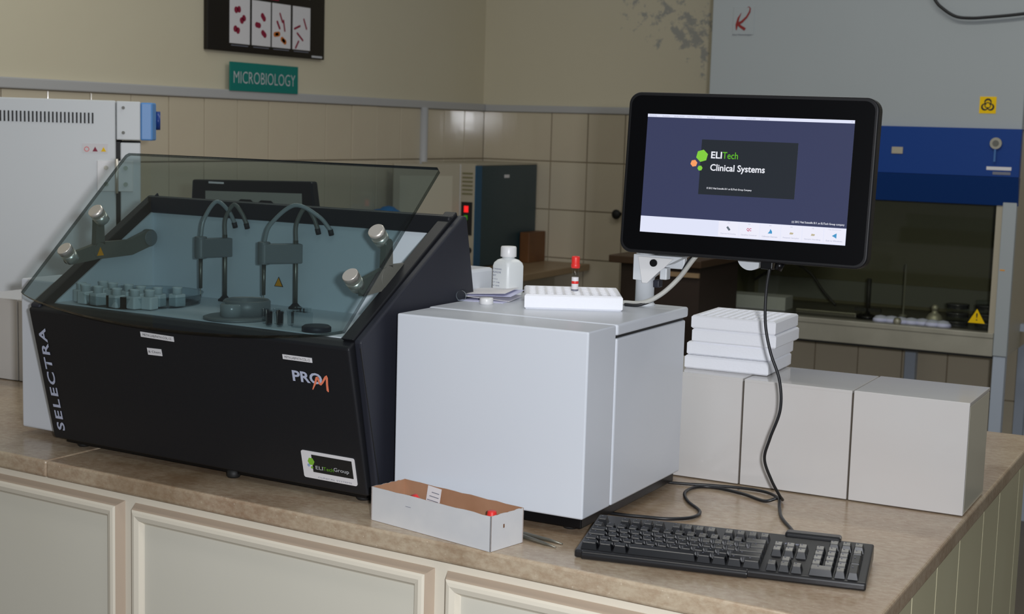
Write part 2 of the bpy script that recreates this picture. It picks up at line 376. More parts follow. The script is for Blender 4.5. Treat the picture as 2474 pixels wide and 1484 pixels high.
for u0, u1 in doors:
    d = part('door', cbox(B(), u0+.016, u1-.016, .012, .022, -.784, -.068), CREAM, cab)
    def strip(quads, m, nm):      # quads: corner loops of (u, v, z)
        b = B()
        for q in quads: b.add([(*cw(p[0], p[1]), p[2]) for p in q], [(0, 1, 2, 3)])
        return part(nm, b, m, d)
    a0, a1, b0, b1 = u0, u1, -.80, -.052
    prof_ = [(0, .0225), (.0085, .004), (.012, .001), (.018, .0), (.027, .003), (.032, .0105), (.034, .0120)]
    sides = [lambda i, v: ((a0+i, v, b1-i), (a1-i, v, b1-i)), lambda i, v: ((a1-i, v, b1-i), (a1-i, v, b0+i)), lambda i, v: ((a1-i, v, b0+i), (a0+i, v, b0+i)), lambda i, v: ((a0+i, v, b0+i), (a0+i, v, b1-i))]
    for sd in sides:
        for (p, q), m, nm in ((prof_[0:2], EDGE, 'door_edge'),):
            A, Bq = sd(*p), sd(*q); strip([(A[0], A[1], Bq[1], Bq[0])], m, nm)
        qs = []
        for p, q in zip(prof_[1:-1], prof_[2:]): A, Bq = sd(*p), sd(*q); qs.append((A[0], A[1], Bq[1], Bq[0]))
        strip(qs, CREAM2, 'moulding')
# dark broken gap beside the door joint
for k in range(16):
    z = -.062-k*.022-random.uniform(0, .006); b = cbox(B(), -.5762, -.5752, .0215, .0225, z-.012-random.uniform(0, .006), z); part('gap_line', b, INK, cab)
# tiled end of the island, tall narrow tiles
et = thing('end_cladding', 'cream tiled end of the island under the right edge of the countertop', 'tiling', (-.02, 0, 0))
part('grout', B().box(-.006, .004, -.03, 1.44, -.86, -TH), LGROUT, et)
ys = [-.02, .11, .30, .49, .685, .925, 1.105, 1.36, 1.44]
PALE = mat('olive_cream_tile', (216, 210, 176), .3, noise=(3, (206, 198, 162), .3))
for a, b_ in zip(ys[:-1], ys[1:]):
    for z0, z1 in ((-.86, -.46), (-.455, -TH-.012)):
        part('tile', B().box(.004, .010, a+.002, b_-.002, z0, z1), PALE, et, .001)

# raised tiled ledge along the island
lg = thing('tiled_ledge', 'raised ledge of large white tiles running along the island behind the machines', 'ledge', (0, .6335, 0))
LD = .198; LH = .205; TWL = .2080
part('ledge_core', B().box(-2.44, -.006, .006, LD-.004, .002, LH-.006), LGROUT, lg)
for k in range(12):
    x1 = -k*TWL; x0 = x1-TWL+.0032
    if k == 11: x0 = -2.445
    if k == 0: x1 = 0.0004
    part('front_tile', B().box(x0, x1-.0004, random.uniform(0, .0012), .008, .002, LH-.004), LTILE, lg, .0012)
    part('top_tile', B().box(x0, x1, 0.001, LD, LH-.0065, LH+random.uniform(-.0006, .0006)), LTILE, lg, .0012)
part('end_tile', B().box(-.006, .0, .0090, LD, .002, LH-.0075), ETILE, lg, .0012)

# ------------------------------------------------------------ analyser with black front and smoked hood
an = thing('chemistry_analyser', 'black fronted bench analyser with a raised smoked glass hood and white body', 'analyser', (-.885, .1161, 0), -.0581)
XL, XR = -.8135, -.0286
LIPY, LIPZ, BZ = -.0617, .2835, .0156
part('white_body', B().box(-.9586, -.82, .0445, .41, .012, .3238), WHITE, an, .004)
part('rear_body', B().box(-.9586, -.036, .306, .41, .012, .39), WHITE, an, .006)
part('base_body', B().box(-.785, -.05, .02, .24, .03, .29), LINER, an)
fp = part('front_panel', B().prism([(LIPY, LIPZ), (0, BZ), (.012, BZ), (.012, .05), (-.03, .25), (-.03, LIPZ+.006), (-.045, LIPZ+.010)], XL, XR, 'x'), BLACK, an, .004, 3)
part('side_panel', B().prism([(LIPY+.012, LIPZ+.012), (.008, BZ), (.30, BZ), (.303, .3515), (.272, .4955), (.262, .4975)], XR+.0005, -.012, 'x'), BLACK2, an, .004, 3)
part('side_panel', B().prism([(LIPY+.004, LIPZ+.008), (.004, BZ), (.30, BZ), (.303, .3515), (.272, .4955), (.262, .4975)], XL, XL+.026, 'x'), BLACK2, an, .004, 3)
# slanted rim bars
dy, dz = .262-LIPY, .4975-LIPZ; L_ = math.hypot(dy, dz); cy_, cz_ = dy/L_, dz/L_
def rimpt(s, n): return (LIPY+.012+cy_*s-cz_*n, LIPZ+.012+cz_*s+cy_*n)
rimpoly = [rimpt(0, .002), rimpt(L_-.014, .002), rimpt(L_-.018, -.022), rimpt(.012, -.018)]
for xa, xb in ((XR-.026, XR+.0004), (XL+.0265, XL+.030)):
    part('rim', B().prism(rimpoly, xa, xb, 'x'), BLACK, an, .002)
part('rim', B().box(XL+.02, XR, .238, .272, .462, .4965), BLACK, an, .004)
part('rear_panel', B().prism([(.27, .46), (.272, .494), (.303, .352), (.297, .03), (.285, .03), (.285, .35)], XL+.027, XR-.001, 'x'), BLACK2, an, .002)
part('front_lip', B().box(XL+.027, XR-.001, -.046, -.024, .272, LIPZ+.010), BLACK, an, .003)
part('inner_wall', B().box(XL+.030, XR-.030, .244, .252, .29, .466), LINER, an, label='white back wall of the sample chamber')
part('inner_wall', B().prism([(-.022, .292), (.244, .292), (.244, .462), rimpt(L_*.86, -.02), rimpt(.03, -.016)], XR-.034, XR-.027, 'x'), LINER, an)
part('inner_wall', B().prism([(-.022, .292), (.244, .292), (.244, .462), rimpt(L_*.86, -.02), rimpt(.03, -.016)], XL+.027, XL+.034, 'x'), LINER, an)
part('deck', B().box(XL+.034, XR-.034, -.024, .244, .286, .295), LINER, an, .001)
part('seam', B().prism([(-.052, .285), (-.0505, .285), (.0095, .04), (.008, .04)], -.0122, -.0112, 'x'), INK, an)
for fx, fy in ((-.76, .03), (-.35, .015), (-.06, .03), (-.76, .26), (-.06, .26)):
    part('foot', B().lathe([(.011, .0), (.013, .003), (.012, .016)], (fx, fy, .0)), INK, an)
part('skirt', B().box(-.79, -.04, .012, .28, .008, .05), BLKG, an)
# face frame of the sloping front: x along, y up the panel
FD = Vector((0, LIPY, LIPZ-BZ)).normalized()
def ff(x, s): p = Vector((x, LIPY, LIPZ))-FD*s; m = frame(p, (1, 0, 0), FD); m.translation = p+m.to_3x3() @ Vector((0, 0, .0002)); return m
pl = part('name_plate', flat(rrect(-.0590, .0590, -.0262, .0262, .004), ff(-.1065, .2315), .0015), PAPER, an, label='white badge with a black window and green hexagons')
part('plate_window', flat(rect(-.036, .053, -.013, .0205), ff(-.1065, .2315), .0019), INK, pl)
m_ = ff(-.1065, .2315)
part('hexagon', flat(ngon(-.038, .007, .0075), m_, .0024), GREEN, pl); part('hexagon', flat(ngon(-.0445, -.001, .003), m_, .0024), LOGOB, pl); part('hexagon', flat(ngon(-.0375, -.0045, .0026), m_, .0024), GREEN, pl)
for s_, x0_, w_, mm in (('ELI', -.029, .0160, LETW), ('Tech', -.0125, .0235, GREEN2), ('Group', .0115, .0335, LETW)):
    text(s_, .010, mm, pl, m_ @ Matrix.Translation((x0_, -.0065, .0022)), width=w_, height=None)
text('CLINICAL SYSTEMS', .004, GINK, pl, m_ @ Matrix.Translation((-.027, -.0235, .0018)), width=.075)
# PRO M lettering
text('PRO', .026, LET, an, ff(-.1605, .0735), offset=.028, width=.0655, height=.0205, ext=.0006)
mm_ = ff(-.1165, .0855)
ribpart('lettering', [(-.002, .001), (.0045, .012), (.0105, .0245), (.0125, .025), (.0135, .022), (.0150, .0135), (.0170, .0125), (.022, .017), (.0300, .0275), (.0330, .030), (.0330, .027), (.0315, .014), (.0312, .003), (.0325, .0005)],
        [.0018, .0040, .0046, .0042, .0038, .0040, .0040, .0038, .0040, .0034, .0046, .0046, .0050, .0016], ORANGE, an, mm_, .001, label='orange brush stroke letter M')
# SELECTRA running up the left edge
LFX, LFS = -.799, .2615
ms = frame(Vector((-.7748, LIPY, LIPZ))-FD*.2555+Vector((0, -.0004, .0001)), FD, (-1, 0, 0))
text('SELECTRA', .03, LET, an, ms, offset=.022, width=.2175, height=.0215, space=1.22, ext=.0006)
for x_, s_, w_, h_, a_, tx in ((-.474, .024, .083, .010, -.02, 'METH-LAB/PATH-COL-12'), (-.487, .0555, .036, .0135, .02, '& Chem'), (-.144, .030, .065, .0088, 0, 'METH-LAB/PATH-COL-12')):
    m_ = ff(x_, s_) @ Matrix.Rotation(a_, 4, 'Z'); tp = part('tape_label', flat(rect(-w_/2, w_/2, -h_/2, h_/2), m_, .0008), PAPER, an, label='white paper tape label with small writing')
    text(tx, .006, INK, tp, m_ @ Matrix.Translation((0, -.0022, .0009)), width=w_*.86, height=.0045, align='CENTER')
# hood
HY, HZ, HT_, HL = -.0922, .3187, .7665, .386
HXL, HXR = -.7978, -.0174
hd = Vector((0, math.cos(HT_), math.sin(HT_))); mh = frame((0, HY, HZ), (1, 0, 0), hd)
arc = [(HXL+(HXR-HXL)*t, -.043*(1-(2*t-1)**2)**.8) for t in [i/28 for i in range(29)]]
r_ = .006
hp = arc+[(HXR, HL-r_), (HXR-r_, HL), (HXL+r_, HL), (HXL, HL-r_)]
hood = part('hood_glass', B().prism(hp, -.0065, 0, 'z', mh), GLASS, an, label='smoked grey glass pane tilted up over the sample chamber')
# dark edge line of the pane (polished edge)
ed = B(); n_ = len(hp)
ed.add([tuple(mh @ Vector((p[0], p[1], z))) for z in (.0003, -.0068) for p in hp], [(i, (i+1) % n_, n_+(i+1) % n_, n_+i) for i in range(n_)]); part('glass_edge', ed, GLASSE, hood)
def armplate(xa, xb, hub, wd):
    P = lambda y, z: (y, z)
    p1 = mh @ Vector((0, .216, -.024)); p2 = mh @ Vector((0, .112, -.024))
    k1 = (p1.y, p1.z); k2 = (p2.y, p2.z); cr = (.080, .392)
    def seg(a, b, w0, w1):
        d = Vector((b[0]-a[0], b[1]-a[1])).normalized(); n = Vector((-d.y, d.x)); return [(a[0]+n.x*w0, a[1]+n.y*w0), (a[0]-n.x*w0, a[1]-n.y*w0), (b[0]-n.x*w1, b[1]-n.y*w1), (b[0]+n.x*w1, b[1]+n.y*w1)]
    b = B()
    mid = (.165, .384+.010)
    for q in (seg(k1, cr, .010, .013), seg(k2, cr, .011*wd, .016*wd), seg(cr, mid, .017*wd, .016*wd), seg(mid, hub, .016*wd, .017*wd)): b.prism(q, xa, xb, 'x')
    for c_, rr in ((k1, .010), (k2, .0105), (hub, .018), (cr, .016*wd), (mid, .016*wd)): b.cyl((xa-.0005, *c_), (xb+.0005, *c_), rr, n=24)
    a = part('hinge_arm', b, OLIVE, an)
    part('pivot', B().cyl((xa-.003, *hub), (xb+.003, *hub), .0165, n=28), ARMG, a); return a
aL = armplate(-.776, -.764, (.2189, .4108), 1); aR = armplate(-.062, -.050, (.2050, .4150), 1.3)
ti = part('warning_triangle', flat([(-.009, -.008), (.009, -.008), (0, .009)], frame((-.7635, .079, .390), (0, 1, 0), (0, 0, 1)), .0006), AMB, aL)
for kx, ks in ((-.7551, .216), (-.7600, .111), (-.0645, .218), (-.0621, .113)):
    kp = lambda z: mh @ Vector((kx, ks, z))
    b = B(); b.cyl(kp(-.024), kp(-.0055), .0135, .0150, 36); b.cyl(kp(.0005), kp(.0085), .0150, .0150, 36); b.cyl(kp(.0085), kp(.0100), .0150, .0138, 36)
    part('clamp_knob', b, CHROME, an, label='polished steel clamp knob')
# sampling arms
def probe(px, py, nx, ny, h1, h2, pk):
    g = part('probe_post', B().cyl((px, py, .295), (px, py, .43), .0048, n=16), STEELD, an)
    part('flange', B().lathe([(.0135, .295), (.0135, .298), (.009, .301), (.005, .306)], (px, py, 0)), INK, g)
    d = Vector((nx-px, ny-py)); l = d.length; d.normalize(); n = Vector((-d.y, d.x)); 
    out = []
    for i in range(13):
        a = -pi/2+pi*i/12; out.append((nx+d.x*math.cos(a)*.0125+n.x*math.sin(a)*.0125, ny+d.y*math.cos(a)*.0125+n.y*math.sin(a)*.0125))
    out += [(px-d.x*.011+n.x*.0125, py-d.y*.011+n.y*.0125), (px-d.x*.011-n.x*.0125, py-d.y*.011-n.y*.0125)]
    a = part('probe_arm', B().prism(out, .3855, .4235, 'z'), ARMG, an, .002, 2)
    o2 = [(nx+math.cos(t)*.0122, ny+math.sin(t)*.0122) for t in [2*pi*i/24 for i in range(24)]]
    part('arm_cap', B().prism(o2, .3835, .4275, 'z'), ARMG, a, .0015)
    part('sleeve', B().cyl((nx, ny, .3855), (nx, ny, .3235), .0042, .0036, 14), STEELD, a)
    part('needle', B().cyl((nx, ny, .3235), (nx, ny, .3005), .0011, .0006, 8), STEEL, a)
    part('hose', B().tube(bez([(nx, ny, .425), (nx+(h1-nx)*.10, ny+.006, .462), (nx+(h1-nx)*.45, ny+.030, pk), (nx+(h1-nx)*.8, ny+.055, pk-.020), (h1, .238, .453)]), .0042, 10), HOSE, a)
    part('hose', B().tube(bez([(px, py, .425), (px, py+.001, .462), (px+(h2-px)*.4, py+.006, pk-.006), (px+(h2-px)*.8, py+.010, pk-.022), (h2, .238, .453)]), .0044, 10), OLIVE, a)
    for h in (h1, h2): part('port', B().cyl((h-.001, .237, .455), (h, .240, .444), .0052, n=12), INK, a)
probe(-.5614, .2226, -.5800, .172, -.5492, -.5173, .497)
probe(-.3777, .2226, -.4155, .172, -.3035, -.3352, .500)
m_ = frame((-.4373, .2432, .3409), (1, 0, 0), (0, 0, 1)); wt = part('warning_triangle', flat([(-.0115, -.0085), (.0115, -.0085), (0, .0115)], m_, .0006), INK, an)
part('triangle_fill', flat([(-.0093, -.0073), (.0093, -.0073), (0, .0093)], m_, .001), AMB, wt)
part('rotor_wall', B().lathe([(.044, .297), (.044, .326), (.041, .329), (.038, .326), (.036, .300)], (-.362, .062, 0), 36), ARMG, an)
part('rotor_base', B().lathe([(.062, .2952), (.062, .299), (.056, .301), (0.01, .302)], (-.362, .035, 0), 36), ARMG, an)
part('rotor_hub', B().lathe([(.021, .300), (.021, .322), (.018, .325), (.016, .322), (0, .321)], (-.362, .020, 0), 28), HOSE, an)
part('reagent_tray', B().lathe([(.112, .2952), (.114, .314), (.119, .317), (.117, .313), (.110, .2965)], (-.655, .088, 0), 40), BASIN, an)
part('chamber_cap', B().lathe([(.026, .2952), (.026, .303), (.022, .306), (0, .306)], (-.150, .004, 0), 28), BLACK2, an)
part('dark_spacer', B().box(-.620, -.602, -.012, .0, .2952, .318).box(-.652, -.640, -.012, .0, .2952, .318).box(-.700, -.692, -.01, .0, .2952, .316), BLKG, an)
# loose things inside the chamber (each one its own)
anM = Matrix.Translation((-.885, .1161, 0)) @ Matrix.Rotation(-.0581, 4, 'Z')
def inner(x, y, z=.2955): p = anM @ Vector((x, y, z)); return (p.x, p.y, p.z)
def reagent():
    t = thing('reagent_bottle', '', 'bottle', (0, 0, 0), 0, 'reagent bottles in the analyser tray')
    part('bottle_body', B().prism(rrect(-.0125, .0125, -.0125, .0125, .004, 3), 0, .024, 'z'), CLEARB, t, .002)
    part('bottle_neck', B().lathe([(.009, .024), (.009, .034), (.0098, .035), (.0098, .037), (.0085, .037), (.0075, .026)], n=20), CLEARB, t); return t
proto = reagent(); first = True
spots = [(-.745, .012), (-.716, -.004), (-.680, -.006), (-.627, -.008), (-.590, .002), (-.565, .016), (-.735, .060), (-.700, .052), (-.660, .055), (-.622, .050), (-.585, .058), (-.560, .085)]
wh = ['leftmost bottle of the front row', 'second bottle from left in the front row', 'third bottle from left in the front row', 'fourth bottle from left in the front row', 'fifth bottle from left in the front row', 'rightmost bottle of the front row',
      'leftmost bottle of the back row', 'second bottle from left in the back row', 'third bottle from left in the back row', 'fourth bottle from left in the back row', 'fifth bottle from left in the back row', 'rightmost bottle of the back row']
for i, (x_, y_) in enumerate(spots):
    o = proto if first else copy_tree(proto); first = False
    p = inner(x_, y_, .2966); o.location = (p[0], p[1], p[2]+ZC); o.rotation_euler.z = random.uniform(-.3, .3); o['label'] = 'frosted open reagent bottle under the hood, '+wh[i]
cup = B().lathe([(.0045, 0), (.0062, .002), (.0066, .024), (.0078, .025), (.0078, .027), (.0060, .027), (.0055, .004), (0, .003)], n=16).mesh('sample_cup')
cs = [(-.280, .020), (-.262, .008), (-.262, .030), (-.244, .018), (-.250, -.006), (-.232, .002), (-.230, .030)]
cw_ = ['leftmost of the seven', 'second from the left of the front cups', 'leftmost of the rear cups', 'middle one of the cluster', 'nearest to the hood edge', 'rightmost of the front cups', 'rightmost of the rear cups']
for i, (x_, y_) in enumerate(cs):
    o = bpy.data.objects.new('sample_cup', cup); finish(o, CLEAR if i % 2 else BASIN); p = inner(x_, y_); o.location = (p[0], p[1], p[2]+ZC)
    o['label'] = 'small clear sample cup under the hood, '+cw_[i]; o['category'] = 'cup'; o['group'] = 'sample cups in the analyser'
rk = thing('cuvette_rack', 'small clear block of cuvettes standing right of the sample cups', 'rack', inner(-.196, .020), -.058)
part('rack_body', B().box(-.017, .017, -.010, .010, 0, .028), BASIN, rk, .001)
for k in range(4): part('cuvette', B().box(-.015+k*.008, -.009+k*.008, -.008, .008, .028, .036), CLEAR, rk)

# ------------------------------------------------------------ white cabinet unit beside it
UX, UY, UR = -.8748, .1401, -.0091
cu_ = thing('white_instrument_cabinet', 'white box shaped instrument cabinet with a lift lid, right of the black analyser', 'cabinet', (UX, UY, 0), UR)
part('front_body', B().box(0, .364, 0, .108, .030, .3395), WHITE, cu_, .003, 3)
part('lid', B().box(-.004, .366, .1095, .430, .3215, .3405), WHITE, cu_, .004, 3)
part('core', B().box(.004, .352, .112, .424, .030, .318), LINER, cu_)
part('side_door', B().box(.353, .3645, .1120, .4215, .030, .3165), WHITE, cu_, .003, 2)
part('lid_gap', B().box(.02, .360, .111, .420, .3165, .3212), INK, cu_)
part('plinth', B().box(.012, .352, .022, .425, .008, .030), BLKG, cu_, .002)
for fx, fy in ((.04, .05), (.32, .05), (.04, .39), (.32, .39)): part('foot', B().lathe([(.012, 0), (.014, .003), (.012, .009)], (fx, fy, 0)), INK, cu_)
ZL = .3405

# foam racks
def foamrack(nx, ny, w, d, h, seed):
    random.seed(seed); b = B()
    # body with round wells: top sheet built as grid of octagon holes
    r = .0070; cx = (w-.014)/nx; cy = (d-.014)/ny; vs = []; fs = []
    def V(p): vs.append(p); return len(vs)-1
    mm = Matrix()
    hb = B()
    for i in range(nx):
        for j in range(ny):
            x0 = .007+i*cx; y0 = .007+j*cy; xc = x0+cx/2; yc = y0+cy/2
            sq = [(x0, y0), (xc, y0), (x0+cx, y0), (x0+cx, yc), (x0+cx, y0+cy), (xc, y0+cy), (x0, y0+cy), (x0, yc)]
            oc = [(xc+r*math.cos(a), yc+r*math.sin(a)) for a in [pi*5/4+pi/4*k for k in range(8)]]
            n = len(vs)
            vs += [(*p, h) for p in sq]+[(*p, h-.0008) for p in oc]+[(*p, .0006) for p in oc]
            fs += [(n+k, n+(k+1) % 8, n+8+(k+1) % 8, n+8+k) for k in range(8)]+[(n+8+k, n+8+(k+1) % 8, n+16+(k+1) % 8, n+16+k) for k in range(8)]
    b.add(vs, fs)
    e = .007; W_ = [(0, 0), (w, 0), (w, d), (0, d)]; I_ = [(e, e), (w-e, e), (w-e, d-e), (e, d-e)]; bv = .003
    O2 = [(bv, bv), (w-bv, bv), (w-bv, d-bv), (bv, d-bv)]
    vs2 = [(*p, h) for p in I_]+[(*p, h) for p in O2]+[(*p, h-bv) for p in W_]+[(*p, bv) for p in W_]+[(*p, 0) for p in O2]
    fs2 = [(k, (k+1) % 4, 4+(k+1) % 4, 4+k) for k in range(4)]+[(4+k, 4+(k+1) % 4, 8+(k+1) % 4, 8+k) for k in range(4)]+[(8+k, 8+(k+1) % 4, 12+(k+1) % 4, 12+k) for k in range(4)]+[(12+k, 12+(k+1) % 4, 16+(k+1) % 4, 16+k) for k in range(4)]+[(16, 17, 18, 19)]
    b.add(vs2, fs2)
    vv = b.v; me = bpy.data.meshes.new('foam_rack'); me.from_pydata(b.v, [], b.f); bm = bmesh.new(); bm.from_mesh(me); bmesh.ops.remove_doubles(bm, verts=bm.verts, dist=1e-5); bmesh.ops.recalc_face_normals(bm, faces=bm.faces); bm.to_mesh(me); bm.free()
    return me
def placerack(me, loc, rz, label, group=None):
    o = bpy.data.objects.new('foam_rack', me); finish(o, FOAM); o.location = Vector(loc)+Vector((0, 0, ZC)); o.rotation_euler.z = rz; o['label'] = label; o['category'] = 'rack'
    if group: o['group'] = group
    return o
RKZ = .0275
placerack(foamrack(10, 8, .176, .150, .0265, 1), (-.7299, .3357, ZL), .4796, 'white foam tube rack lying on the white cabinet lid, holding one red capped tube')
STK = foamrack(10, 10, .168, .160, .0258, 2)
nm = ['topmost', 'second from top', 'third from top', 'bottom']
for k, (dx, dy_, rz) in enumerate(((0, 0, .03), (.002, .001, .022), (-.008, .003, .030), (-.009, -.004, .028))):
    placerack(STK, (-.5425+dx, .6850+dy_, .2058+(3-k)*.0262), rz, 'white foam tube rack on the tiled ledge, %s of the stack of four' % nm[k], 'stack of foam racks on the ledge')
tb = thing('sample_tube', 'blood sample tube with red cap standing upright in the foam rack', 'tube', (-.6845, .4490, ZL+.0010))
part('tube_glass', B().lathe([(0, 0), (.004, .001), (.0058, .005), (.0062, .075)], n=20), CLEAR, tb)
part('tube_label', B().lathe([(.0064, .014), (.0065, .0145), (.0065, .050), (.0064, .0505)], n=20), PAPER, tb)
part('label_band', B().lathe([(.0066, .0385), (.0067, .039), (.0067, .043), (.0066, .0435)], n=20), RED, tb)
part('label_print', B().lathe([(.0066, .019), (.0067, .0195), (.0067, .028), (.0066, .0285)], n=20), GINK, tb)
cp = part('tube_cap', B().lathe([(.0068, .067), (.0082, .068), (.0084, .074), (.0074, .0755), (.0078, .0865), (.0070, .089), (.0045, .089), (.004, .086), (0, .086)], n=24), RED, tb)
# square white bottle
bt = thing('plastic_bottle', 'white square shouldered plastic bottle with a screw cap at the back of the cabinet lid', 'bottle', (-.8490, .4960, ZL), -.307)
def ring(hw, r, z): return [(x, y, z) for x, y in rrect(-hw, hw, -hw, hw, r, 5)]
b = B(); rings = [ring(.0205, .005, 0), ring(.0225, .006, .003), ring(.0225, .006, .058), ring(.0215, .008, .064), ring(.0175, .010, .0695), ring(.0120, .0119, .0725), ring(.0120, .0119, .077)]
n = len(rings[0]); b.add([p for r_ in rings for p in r_], [(i*n+j, i*n+(j+1) % n, (i+1)*n+(j+1) % n, (i+1)*n+j) for i in range(len(rings)-1) for j in range(n)]+[tuple(range(n))[::-1], tuple(range((len(rings)-1)*n, len(rings)*n))], True)
part('bottle_body', b, HDPE, bt)
capb = B(); 
capb.lathe([(.0152, .0755), (.0155, .0765), (.0152, .0930), (.0138, .0955), (0, .0960)], n=40); part('screw_cap', capb, WHITE2, bt)
m_ = frame((0, -.0227, 0), (1, 0, 0), (0, 0, 1)); 
for k, (s_, w_, h_) in enumerate((('STANDARD', .024, .0026), ('ALKALINE', .022, .0034), ('SET', .009, .003), ('R: 25 ml', .013, .0022), ('LOT: 31486', .019, .0024), ('Ref. 45678', .018, .0024), ('EXP 12/17', .016, .0024))):
    text(s_, .003, INKB, bt, m_ @ Matrix.Translation((-.018, .051-k*.0064, .0003)), width=w_, height=h_)
solo('bottle_cap', B().lathe([(.0118, 0), (.0125, .001), (.0125, .010), (.0115, .0118), (0, .012)], n=36), WHITE2, 'small round white bottle cap lying in front of the papers on the cabinet lid', 'cap', (-.8150, .350, ZL))
vl = thing('empty_vial', 'short clear glass vial lying on its side against the black analyser', 'vial', (-.8730, .3600, ZL+.0102), 0)
b = B(); b.tube([(0, 0, 0), (-.014, .030, 0)], .0098, 20, caps=False); part('vial_wall', b, CLEAR, vl); part('vial_rim', B().tube([(.0008, -.0016, 0), (-.0005, .001, 0)], [.0102, .0102], 20), CLEAR, vl); part('vial_mouth', B().tube([(.0002, -.0030, 0), (0, -.0010, 0)], [.0098, .0098], 20, caps=False), PETG, vl)
pa = thing('folded_papers', 'folded lilac white papers in front of the white bottle', 'papers', (-.850, .425, ZL), .18)
def sheet(x0, x1, y0, y1, z0, z1, z2, z3): # four corner heights
    b = B(); t = .0006; P = [(x0, y0, z0), (x1, y0, z1), (x1, y1, z2), (x0, y1, z3)]
    b.add(P+[(p[0], p[1], p[2]+t) for p in P], [(0, 1, 2, 3), (4, 5, 6, 7), (0, 1, 5, 4), (1, 2, 6, 5), (2, 3, 7, 6), (3, 0, 4, 7)]); return b
part('sheet', sheet(-.052, .045, -.055, .050, .0002, .0002, .0002, .0002), LPAPER, pa)
part('sheet', sheet(-.036, .050, -.034, .052, .006, .001, .004, .008), PAPER, pa)
part('sheet', sheet(-.040, .052, -.030, .058, .0075, .010, .014, .010), LPAPER, pa)
part('sheet', sheet(-.042, .040, -.028, .060, .010, .015, .018, .012), PAPER, pa)
solo('cyan_slip', B().box(-.022, .022, -.012, .012, 0, .0008), LINKM, 'pale cyan paper slip lying between foam rack and monitor pole', 'paper', (-.628, .552, ZL), -.1)

# ------------------------------------------------------------ monitor on pole
pm = thing('monitor_stand', 'white pole stand with angled bracket behind the big monitor', 'stand', (-.581, .535, ZL))
part('base_ring', B().lathe([(.020, 0), (.020, .003), (.0165, .006)], n=28), POLE, pm)
part('pole', B().lathe([(.0175, .0), (.0175, .19)], n=28), POLE, pm)
part('sleeve', B().lathe([(.0182, .050), (.0182, .12)], n=28), POLE, pm)
part('bracket', B().prism([(-.016, .049), (.008, .047), (.028, .064), (.030, .074), (.052, .080), (.078, .094), (.080, .096), (-.016, .096)], -.022, .016, 'y'), POLE, pm, .003)
part('bracket_face', B().prism([(.004, .044), (.014, .044), (.036, .066), (.046, .074), (.064, .092), (-.006, .093)], -.026, -.0225, 'y'), WHITE2, pm, .001)
part('bolt', B().cyl((.0265, -.030, .0825), (.0265, -.0255, .0825), .0068, n=20), BLKG, pm)
part('clip', B().box(.036, .050, -.020, .0, .052, .074), POLE, pm, .002); part('clip', B().box(.022, .034, -.016, .004, .036, .050), BLACK2, pm, .002)
part('arm', B().box(.0, .20, .0225, .036, .115, .15), POLE, pm, .003)
part('arm_link', B().box(.0, .07, .0165, .0300, .070, .145), POLE, pm, .002)
part('arm', B().box(.175, .215, .0225, .036, .095, .15), POLE, pm, .003)
part('tilt_disc', B().cyl((.193, .0220, .101), (.193, .040, .101), .024, n=32), POLE, pm)

MY, MT, MR = .0242, -.0632, .0083
mo = bpy.data.objects.new('monitor', None); COL.objects.link(mo); mo['label'] = 'large black widescreen monitor showing a blue grey start page above the white cabinet'; mo['category'] = 'monitor'
mo.location = (-.3870, .5000, .5856+ZC); mo.matrix_world = Matrix.Translation((-.3870, .5000, .5856+ZC)) @ Matrix.Rotation(MY, 4, 'Z') @ Matrix.Rotation(MT, 4, 'X') @ Matrix.Rotation(MR, 4, 'Y')
MW, MH = .4535, .2915
HOUS = mat('satin_black_housing', (15, 15, 18), .5, spec=.3)
part('housing', B().prism(rrect(-MW/2, MW/2, -MH/2, MH/2, .022, 8), .0, .030, 'y'), HOUS, mo, .003, 3)
part('back_hump', B().prism(rrect(-MW/2+.05, MW/2-.05, -MH/2+.04, MH/2-.04, .03, 5), .030, .022+.030, 'y'), BLACK2, mo, .006)
part('bezel', B().prism(rrect(-MW/2+.006, MW/2-.006, -MH/2+.006, MH/2-.006, .018, 8), -.0012, .001, 'y'), mat('bezel_black', (4, 4, 6), .3, spec=.15), mo)
SW, SH = .3759, .2134; ms_ = frame((0, -.0014, 0), (1, 0, 0), (0, 0, 1))
sx0, sx1, sy0, sy1 = -SW/2, SW/2, -SH/2, SH/2
scn = part('screen', flat(rect(sx0, sx1, sy0, sy1), ms_, .0004), S_BG, mo)
def sp(name, poly, m, z, label=None): return part(name, flat(poly, ms_ @ Matrix.Translation((0, 0, .0004)), z), m, scn, label=label)
sp('menu_bar', rect(sx0, sx1, sy1-.0055, sy1), S_BAR, .0003); sp('tool_bar', rect(sx0, sx1, sy0, sy0+.029), S_BAR, .0003)
def uvp(u, v): return (sx0+SW*u, sy1-SH*v)     # fraction of the screen to the screen plane
x0, y1 = uvp(.282, .199); x1, y0 = uvp(.748, .655); sp('splash_box', rect(x0, x1, y0, y1), S_BOX, .0003)
for (u, v, r, m, a) in ((.288, .335, .0112, S_GR, .3), (.250, .40, .0064, S_OR, .2), (.282, .438, .0048, S_GR, .1)):
    c_ = uvp(u, v); sp('hexagon', ngon(c_[0], c_[1], r, 6, a), m, .0006)
def st(s, u, v, w, h, m, off=0, al_='LEFT'):
    c_ = uvp(u, v); text(s, .01, m, scn, ms_ @ Matrix.Translation((c_[0], c_[1], .0008)), width=w, height=h, offset=off, align=al_)
st('ELI', .333, .352, .0200, .0120, S_W, .02); st('Tech', .389, .352, .0285, .0120, S_GT, .005); st('Clinical Systems', .333, .472, .1000, .0155, S_W, .018)
st('© 2012 Vital Scientific B.V. an ELITech Group Company', .322, .612, .083, .0042, S_W, .01)
st('(c) 2012 Vital Scientific B.V. an ELITech Group company', .990, .848, .092, .0045, S_W, .01, 'RIGHT')
